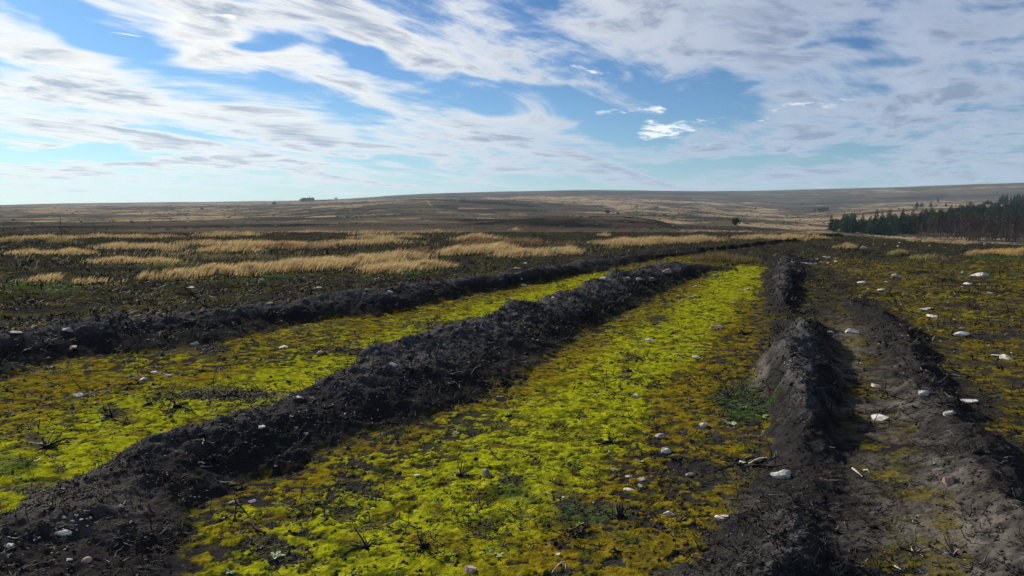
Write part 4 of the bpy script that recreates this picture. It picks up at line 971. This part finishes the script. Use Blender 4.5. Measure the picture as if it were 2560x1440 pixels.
# the long curved root lying on the moss at the lower left, and two bleached sticks in the furrow
def stick(name, pts, rpx, label, mat, branches=()):
    q = [hit(px, py) + Vector((0, 0, up)) for (px, py, up) in pts]; d = q[0].length
    line = smooth_line([tuple(v) for v in q], 4); o0 = line[0].copy()
    e = bpy.data.objects.new(name, None); COL.objects.link(e); e.location = o0; e.empty_display_size = .05; tag(e, label, 'stick')
    v, t, _ = tubes((line - o0)[None], (np.linspace(1, .35, len(line)) * rpx * d / F * (1 + .2 * rng.standard_normal(len(line))))[None], sides=6)
    ob = bpy.data.objects.new('stem', mesh_np('stem', v, t, mat)); COL.objects.link(ob); ob.parent = e
    for br in branches:
        l2 = smooth_line([tuple(hit(a, b) + Vector((0, 0, c))) for (a, b, c) in br], 3)
        v, t, _ = tubes((l2 - o0)[None], (np.linspace(.8, .3, len(l2)) * rpx * d / F)[None], sides=5)
        ob = bpy.data.objects.new('branch', mesh_np('branch', v, t, mat)); COL.objects.link(ob); ob.parent = e
stick('curved_root', [(662, 1337, .01), (640, 1330, .02), (625, 1312, .04), (605, 1300, .07), (592, 1300, .09)], 3.4, 'long curved black root rising from the moss at the lower left', M_CHAR, [[(592, 1300, .09), (586, 1316, .04), (574, 1326, .01)], [(592, 1300, .09), (588, 1296, .12)]])
stick('bleached_stick', [(2130, 1178, .02), (2142, 1187, .02), (2156, 1196, .012)], 3.2, 'bleached straight stick lying in the trodden furrow, longer of two', M_BLEACH)
stick('bleached_stick', [(2160, 1182, .015), (2168, 1184, .025), (2174, 1188, .012)], 2.6, 'short bent bleached stick right of the longer one in the furrow', M_BLEACH)
stick('bleached_stick', [(1380, 1438, .01), (1396, 1428, .03), (1412, 1420, .03), (1414, 1428, .01)], 2.6, 'bent bleached stick at the bottom edge of the middle moss strip', M_BLEACH)
stick('bleached_stick', [(2236, 1420, .01), (2252, 1430, .012)], 2.2, 'pale straight stick at the bottom right of the trodden furrow', M_BLEACH)
stick('burnt_stick', [(2050, 1208, .03), (2070, 1208, .02), (2100, 1205, .012)], 2.0, 'thin grey stick across the right ridge below the large white rock', M_BLEACH)
stick('burnt_stick', [(280, 1326, .01), (300, 1332, .02), (318, 1337, .01)], 1.8, 'thin dark stick on the pebbly ground at the lower left', M_CHAR)

# leafless saplings on the moor
def sapling(px, py, hpx, label, seed):
    p = hit(px, py); d = math.hypot(p.x, p.y); h = hpx * d / F; g = np.random.default_rng(seed)
    e = bpy.data.objects.new('bare_sapling', None); COL.objects.link(e); e.location = p; tag(e, label, 'sapling'); e.empty_display_size = .2
    k = 6; stem = np.column_stack([np.cumsum(g.normal(0, .025 * h, (k, 2)), 0), np.linspace(0, h, k)])
    v, t, _ = tubes(stem[None], np.linspace(.020, .006, k)[None] * h / 1.2, sides=5)
    o = bpy.data.objects.new('trunk', mesh_np('trunk', v, t, M_BARK)); COL.objects.link(o); o.parent = e
    for i in range(26):
        f = .05 + .85 * g.random() ** 1.4; j = int(f * (k - 1)); b = stem[j] + (stem[min(j + 1, k - 1)] - stem[j]) * (f * (k - 1) - j); a = g.random() * 6.28; L = h * .34 * (1.1 - f) * (.5 + g.random())
        tt = np.linspace(0, 1, 4)[:, None]; q = b + np.array([math.cos(a) * L, math.sin(a) * L, L * .7]) * tt + g.normal(0, .03 * h, (4, 3)) * tt
        v, t, _ = tubes(q[None], np.linspace(.008, .004, 4)[None] * h / 1.2, sides=3)
        o = bpy.data.objects.new('branch', mesh_np('branch', v, t, M_BARK)); COL.objects.link(o); o.parent = e
sapling(155, 595, 50, 'thin leafless sapling standing on the far left grass line', 61)
sapling(2103, 628, 56, 'thin leafless reddish sapling on the black ground at the right', 62)

# ------------------------------------------------------------------ stones
def stone_mesh(seed, flat, sub=3, cut=5):
    g = np.random.default_rng(seed); bm = bmesh.new(); bmesh.ops.create_icosphere(bm, subdivisions=sub, radius=1)
    co = np.array([v.co[:] for v in bm.verts])
    for _ in range(cut):                                    # plane cuts give broken faces
        nrm = g.standard_normal(3); nrm /= np.linalg.norm(nrm); dd = .38 + .45 * g.random()
        q = co @ nrm - dd; co -= np.where(q > 0, q, 0)[:, None] * nrm[None] * .92
    o = g.random(2) * 90
    nz = perlin(co[:, 0] * 1.5 + o[0] + co[:, 2], co[:, 1] * 1.5 + o[1] - co[:, 2] * .7) * .20 + perlin(co[:, 0] * 4 + o[1] + co[:, 2] * 3, co[:, 1] * 4 + o[0]) * .06
    co *= (1 + nz)[:, None]; co *= np.array([1, .55 + .4 * g.random(), flat])
    for v, c in zip(bm.verts, co): v.co = c
    me = bpy.data.meshes.new('stone'); bm.to_mesh(me); bm.free()
    for f in me.polygons: f.use_smooth = False
    return me
MT = {'w': M_STONE, 'g': M_GREYSTONE, 'p': M_PINKSTONE}
def stone(px, py, wpx, hr, tone, label, group=None, turn=None, name='stone'):
    p = hit(px, py); d = math.hypot(p.x, p.y); W = wpx * d / F / 2 * (.80 if name == 'pebble' else 1.04)
    me = stone_mesh(int(px * 7 + py), hr, 3 if wpx > 13 else 2, 9); me.materials.append(MT[tone])
    o = bpy.data.objects.new(name, me); COL.objects.link(o)
    o.scale = (W, W, W); o.location = p + Vector((0, 0, W * hr * (.22 if hr > .35 else -.15))); o.rotation_euler = (random.uniform(-.2, .2), random.uniform(-.2, .2), random.uniform(-.6, .6) if turn is None else turn)
    return tag(o, label, 'stone', group)
STONES = [
 (1955, 1192, 52, .80, 'w', 'large knobbly white rock on the right ridge beside the black branches'),
 (2372, 1208, 40, .75, 'p', 'pale pinkish rock sitting in the trodden furrow at the right'),
 (2195, 1047, 42, .42, 'w', 'brightest white stone, flat, in the furrow right of the black ridge'),
 (2190, 967, 40, .30, 'w', 'flat white stone in the furrow above the brightest one'),
 (2306, 987, 36, .60, 'w', 'white stone lying on the crest of the outer ridge'),
 (2375, 1036, 26, .50, 'g', 'grey stone on the outer ridge below the white crest stone'),
 (2422, 1006, 34, .55, 'w', 'long whitish stone right of the outer ridge crest'),
 (2127, 832, 38, .45, 'w', 'white stone at the head of the trodden furrow, right one of two'),
 (2071, 829, 32, .30, 'w', 'flat white stone at the head of the trodden furrow, left one of two'),
 (1792, 820, 34, .45, 'p', 'flat pinkish stone in the green moss left of the right ridge'),
 (1760, 1065, 22, .70, 'w', 'small square white stone in the moss beside the right ridge'),
 (1739, 893, 24, .30, 'w', 'small flat white stone in the middle strip, below the pinkish flat one'),
 (2333, 791, 42, .28, 'w', 'long flat white stone in the orange moss at the right'),
 (2306, 774, 40, .22, 'w', 'flat pale stone just above the long flat white one'),
 (2404, 839, 34, .40, 'w', 'curved white stone in the orange moss, lower of a pair'),
 (2404, 822, 20, .45, 'w', 'small white stone in the orange moss, upper of a pair'),
 (2515, 896, 30, .50, 'w', 'white stone near the right edge, right of a thin pale one'),
 (2490, 889, 30, .20, 'w', 'thin pale stone near the right edge'),
 (1814, 1292, 56, .22, 'w', 'long flat pale stone low in the orange moss at the lower right of the strip'),
 (1727, 1189, 24, .50, 'g', 'small grey stone in the orange moss below the black branches'),
 (1043, 1191, 20, .60, 'w', 'round pale pebble in the shaded lower moss'),
 (1216, 1186, 26, .85, 'g', 'pointed grey stone standing in the lower moss'),
 (1649, 1094, 32, .60, 'p', 'pinkish stone in the middle strip above a small white pair'),
 (1660, 1130, 32, .55, 'w', 'white wedge shaped stone in the middle strip, below the pinkish one'),
 (1569, 1225, 38, .22, 'w', 'flat rectangular white slab in the lower moss'),
 (1602, 1219, 24, .60, 'g', 'rounded pale grey stone touching the right end of the white slab'),
 (1535, 1174, 30, .30, 'p', 'low pinkish stone above the white slab'),
 (1572, 1194, 22, .45, 'p', 'left of two low stones just above the white slab'),
 (1606, 1198, 26, .30, 'g', 'right of two low stones just above the white slab'),
 (1673, 1287, 38, .45, 'w', 'pale curved stone right of the charred stump'),
 (1178, 1430, 42, .60, 'p', 'brownish rock cut by the bottom edge of the picture'),
 (1397, 1388, 18, .55, 'w', 'small white stone low in the moss below the bare patch'),
 (1179, 1128, 20, .60, 'g', 'grey pebble above the bushy burnt heather in the lower moss'),
 (959, 1088, 18, .80, 'p', 'pointed pinkish stone at the foot of the middle ridge'),
 (155, 1334, 36, .40, 'w', 'largest white stone on the pebbly peat in the lower left corner'),
 (27, 1364, 28, .45, 'w', 'white stone at the left edge near the bottom'),
 (302, 1267, 17, .55, 'w', 'single white pebble on the peat right of the pebble cluster'),
 (654, 1069, 22, .55, 'w', 'white oval stone on top of the middle ridge'),
 (761, 1083, 22, .35, 'g', 'flat grey stone on the middle ridge right of the white oval one'),
 (746, 993, 24, .35, 'w', 'flat pale stone where the left moss meets the middle ridge, left of two'),
 (781, 995, 18, .40, 'g', 'small grey stone where the left moss meets the middle ridge, right of two'),
 (983, 915, 26, .75, 'w', 'white stone perched on the crest of the middle ridge'),
 (584, 1258, 24, .40, 'g', 'grey stone at the boundary of pebbly peat and lower moss'),
 (628, 1256, 22, .55, 'w', 'small white stone under the hanging roots of the middle ridge'),
 (175, 1401, 20, .55, 'w', 'pale stone near the bottom left, left of two'), (218, 1402, 26, .45, 'p', 'brownish stone near the bottom left, right of two'),
 (181, 868, 34, .30, 'p', 'pale flat stone on the dark face of the far bank at the left'),
 (487, 861, 22, .55, 'w', 'white stone at the foot of the far bank, above a dark patch'),
 (388, 934, 22, .55, 'w', 'white tilted stone in the left moss strip, left of a thin one'),
 (420, 938, 22, .30, 'w', 'flat white stone in the left moss strip, right of the tilted one'),
 (355, 952, 24, .50, 'w', 'white stone in the left moss strip below the tilted one'),
 (197, 987, 30, .35, 'w', 'long white stone in the left moss strip near the left edge'),
 (710, 869, 22, .45, 'w', 'small white stone under the far bank in the left strip'),
 (800, 886, 24, .55, 'p', 'round pinkish stone in the bright part of the left strip'),
 (171, 825, 24, .30, 'g', 'thin flat grey stone on top of the far bank at the left'), (37, 831, 28, .30, 'g', 'long flat stone on the far bank at the left edge'),
 (675, 759, 22, .35, 'w', 'pale stone on top of the far bank left of the middle'),
 (510, 876, 18, .40, 'g', 'small grey stone on the dark patch under the far bank'),
 (1250, 993, 18, .45, 'w', 'small flat white stone in the shaded moss below the middle ridge'),
 (1623, 851, 24, .35, 'w', 'flat white stone in the middle strip below the dark litter lump'),
 (1591, 989, 22, .28, 'w', 'flat white stone in the middle strip below the brown patch'),
 (1283, 785, 24, .30, 'g', 'flat pale stone where the left strip meets the middle ridge, far up'),
 (1668, 681, 30, .45, 'p', 'orange-brown stone on the far end of the middle ridge'),
 (1569, 700, 28, .50, 'g', 'left stone of the rubble on the far end of the middle ridge'), (1599, 701, 26, .50, 'g', 'middle stone of the rubble on the far end of the middle ridge'), (1626, 700, 28, .40, 'g', 'right stone of the rubble on the far end of the middle ridge'),
 (1504, 698, 22, .40, 'w', 'white stone in the far part of the left strip'),
 (1311, 714, 18, .50, 'w', 'white pebble under the far bank in the middle of the picture'), (974, 731, 20, .45, 'w', 'white stone on the far bank left of the middle'), (919, 725, 16, .40, 'w', 'small white stone on the far bank left of the white stone there'),
 (1297, 671, 24, .28, 'w', 'flat white stone on the far bank in the middle of the picture'), (1313, 658, 18, .28, 'w', 'flat white stone behind the far bank in the middle'),
 (2446, 690, 50, .34, 'w', 'largest pale boulder, wedge shaped, on the green ground at the right'),
 (2243, 696, 36, .45, 'p', 'rounded tan boulder left of the largest pale boulder'),
 (2150, 706, 24, .30, 'w', 'flat white stone left of and below the tan boulder'), (2137, 680, 20, .40, 'w', 'small white stone above the flat one left of the tan boulder'),
 (2204, 727, 20, .40, 'w', 'small white stone below the tan boulder'), (2026, 660, 42, .14, 'w', 'long flat white slab just right of the far end of the right ridge'),
 (2063, 645, 16, .50, 'w', 'small upright white stone behind the long flat slab'), (2160, 622, 16, .55, 'w', 'small pale stone on black ground beyond the right ridge'),
 (2476, 734, 14, .45, 'w', 'small white pebble below the largest pale boulder'), (653, 702, 20, .50, 'w', 'white stone on dark ground before the long grass band'),
 (474, 719, 20, .28, 'w', 'flat pale stone on dark ground at the left'), (789, 720, 28, .22, 'g', 'long flat grey stone on the dark scrub left of the middle'), (761, 697, 14, .45, 'w', 'small white stone on dark ground under the golden grass'),
 (1789, 690, 18, .45, 'g', 'grey stone at the far end of the middle strip'), (1737, 717, 16, .45, 'w', 'white stone in the far end of the middle strip, below the grey one'), (1732, 746, 24, .45, 'g', 'larger grey stone in the far moss beside the middle ridge'),
 (1868, 725, 14, .45, 'w', 'small white stone in the far moss near the right ridge'), (1839, 759, 16, .45, 'p', 'pinkish pebble in the far moss near the right ridge'), (2419, 711, 18, .40, 'w', 'pale stone left of and below the largest boulder')]
for st in STONES: stone(*st)
g = np.random.default_rng(77)
def pebbles(px, py, rx, ry, n, w0, w1, tones, label, group):
    for i in range(n):
        t = g.random() * 6.28; q = math.sqrt(g.random())
        stone(px + math.cos(t) * q * rx, py + math.sin(t) * q * ry, w0 + (w1 - w0) * g.random() ** 2, .45 + .3 * g.random(), tones[int(g.random() * len(tones))], label, group, name='pebble')
pebbles(180, 1310, 70, 26, 22, 6, 16, 'wwwg', 'small whitish pebble in the cluster on the peat in the lower left corner', 'pebbles of the lower left cluster')
pebbles(110, 1385, 110, 45, 26, 5, 12, 'wggp', 'tiny pebble scattered on the dark peat at the bottom left', 'pebbles at the bottom left')
pebbles(420, 1240, 110, 60, 14, 5, 11, 'wgg', 'tiny pebble on the bare near part of the middle ridge', 'pebbles on the near middle ridge')
pebbles(730, 1050, 90, 30, 10, 6, 12, 'wg', 'tiny pebble on top of the middle ridge', 'pebbles on top of the middle ridge')
pebbles(1010, 985, 160, 60, 12, 4, 8, 'wwg', 'tiny white speck stone on the steep dark face of the middle ridge', 'specks on the middle ridge face')
pebbles(2050, 652, 80, 12, 16, 6, 14, 'w', 'small white stone scattered behind the long flat slab at the right', 'white stones beyond the right ridge')
pebbles(2300, 720, 200, 45, 18, 6, 14, 'wwp', 'small pale stone scattered over the dark orange moor at the right', 'stones on the right moor')
pebbles(2420, 880, 130, 110, 12, 6, 13, 'wg', 'small pale stone in the orange moss near the right edge', 'stones in the orange moss')
pebbles(1440, 1150, 250, 160, 14, 6, 13, 'wg', 'tiny pale pebble half sunk in the lower middle moss', 'pebbles in the middle moss')
pebbles(1700, 850, 130, 110, 14, 6, 14, 'wg', 'tiny pale pebble in the upper part of the middle moss strip', 'pebbles in the upper middle strip')
pebbles(600, 940, 330, 60, 12, 6, 12, 'wg', 'tiny pale pebble in the left moss strip', 'pebbles in the left strip')
pebbles(1400, 735, 160, 26, 12, 6, 13, 'w', 'small white stone in the far part of the left moss strip', 'stones in the far left strip')
pebbles(2320, 1250, 120, 130, 14, 5, 10, 'wg', 'tiny pebble on the pale trodden furrow at the lower right', 'pebbles in the trodden furrow')
pebbles(1150, 690, 250, 16, 10, 6, 13, 'wg', 'small white stone on or behind the far bank in the middle', 'stones on the far bank')
pebbles(2280, 612, 220, 10, 10, 6, 12, 'w', 'small white stone on the black ground before the plantation', 'stones before the plantation')

# ------------------------------------------------------------------ pale seedlings
def seedling(px, py, wpx, label, mat, n=9):
    p = hit(px, py); d = math.hypot(p.x, p.y); W = wpx * d / F / 2
    e = bpy.data.objects.new('seedling', None); COL.objects.link(e); e.location = p; e.empty_display_size = .03; tag(e, label, 'seedling', 'seedlings sprouting on burnt ground')
    for i in range(n):
        a = i * 2.4 + random.uniform(-.3, .3); L = W * random.uniform(.6, 1.1); up = random.uniform(.25, .9)
        dr = Vector((math.cos(a), math.sin(a), 0)); sd_ = Vector((-dr.y, dr.x, 0)); wl = L * .2
        vs = [Vector((0, 0, 0)), dr * L * .3 + sd_ * wl * .6 + Vector((0, 0, L * up * .35)), dr * L * .3 - sd_ * wl * .6 + Vector((0, 0, L * up * .35)),
              dr * L * .7 + sd_ * wl + Vector((0, 0, L * up * .6)), dr * L * .7 - sd_ * wl + Vector((0, 0, L * up * .6)), dr * L + Vector((0, 0, L * up * .55)), dr * L * .7 + Vector((0, 0, L * up * .52))]
        me = bpy.data.meshes.new('leaf'); me.from_pydata(vs, [], [(0, 1, 2), (2, 1, 6), (1, 3, 6), (2, 6, 4), (6, 3, 5), (4, 6, 5)]); me.materials.append(mat)
        o = bpy.data.objects.new('leaf', me); COL.objects.link(o); o.parent = e
for a in [(690, 1392, 46, 'pale grey-green seedling in the dark patch at the lower left of the strip', M_SEED), (575, 1432, 26, 'small pale seedling at the bottom edge left of the burnt pair', M_SEED),
          (1245, 1392, 32, 'pale seedling in the moss at the bottom of the middle strip', M_SEED), (1220, 1380, 30, 'green grassy seedling beside the pale one at the bottom', M_LEAFGREEN),
          (1828, 1062, 34, 'pale green seedling at the foot of the right ridge, lowest of its group', M_SEED), (1905, 1045, 40, 'tall green seedling nearest the right ridge', M_LEAFGREEN),
          (1860, 1020, 26, 'green seedling in the middle of the group by the right ridge', M_LEAFGREEN), (1835, 990, 24, 'small green seedling at the top of the group by the right ridge', M_LEAFGREEN),
          (2148, 910, 20, 'tiny green seedling in the furrow between the right ridges', M_LEAFGREEN), (1450, 1312, 28, 'round-leaved green seedling on the bare patch', M_LEAFGREEN),
          (1600, 1155, 24, 'pale seedling in the orange moss right of the strip centre', M_SEED), (1140, 1085, 24, 'pale seedling in the shaded moss under the middle ridge', M_SEED),
          (95, 1152, 24, 'pale seedling in the green grass at the left edge', M_SEED), (1265, 1278, 22, 'small green seedling left of the bare patch', M_LEAFGREEN)]:
    seedling(*a)
# ------------------------------------------------------------------ thin haze over the hills
def haze():
    me = bpy.data.meshes.new('haze'); x0, x1, y0, y1, z0, z1 = -7600, 7600, -300, 7400, -80, 260
    vs = [(x, y, z) for z in (z0, z1) for (x, y) in ((x0, y0), (x1, y0), (x1, y1), (x0, y1))]
    me.from_pydata(vs, [], [(0, 3, 2, 1), (4, 5, 6, 7), (0, 1, 5, 4), (1, 2, 6, 5), (2, 3, 7, 6), (3, 0, 4, 7)])
    m = bpy.data.materials.new('haze'); m.use_nodes = True; m.node_tree.nodes.clear(); N = NT(m.node_tree)
    v = N.new('ShaderNodeVolumePrincipled'); v.inputs['Color'].default_value = (.72, .85, 1.0, 1); v.inputs['Density'].default_value = .00009; v.inputs['Anisotropy'].default_value = .2
    N.l.new(v.outputs[0], N.new('ShaderNodeOutputMaterial').inputs['Volume']); me.materials.append(m)
    tag(add('haze', me), 'thin bluish haze in front of the far hills', 'haze', kind='stuff')
haze()
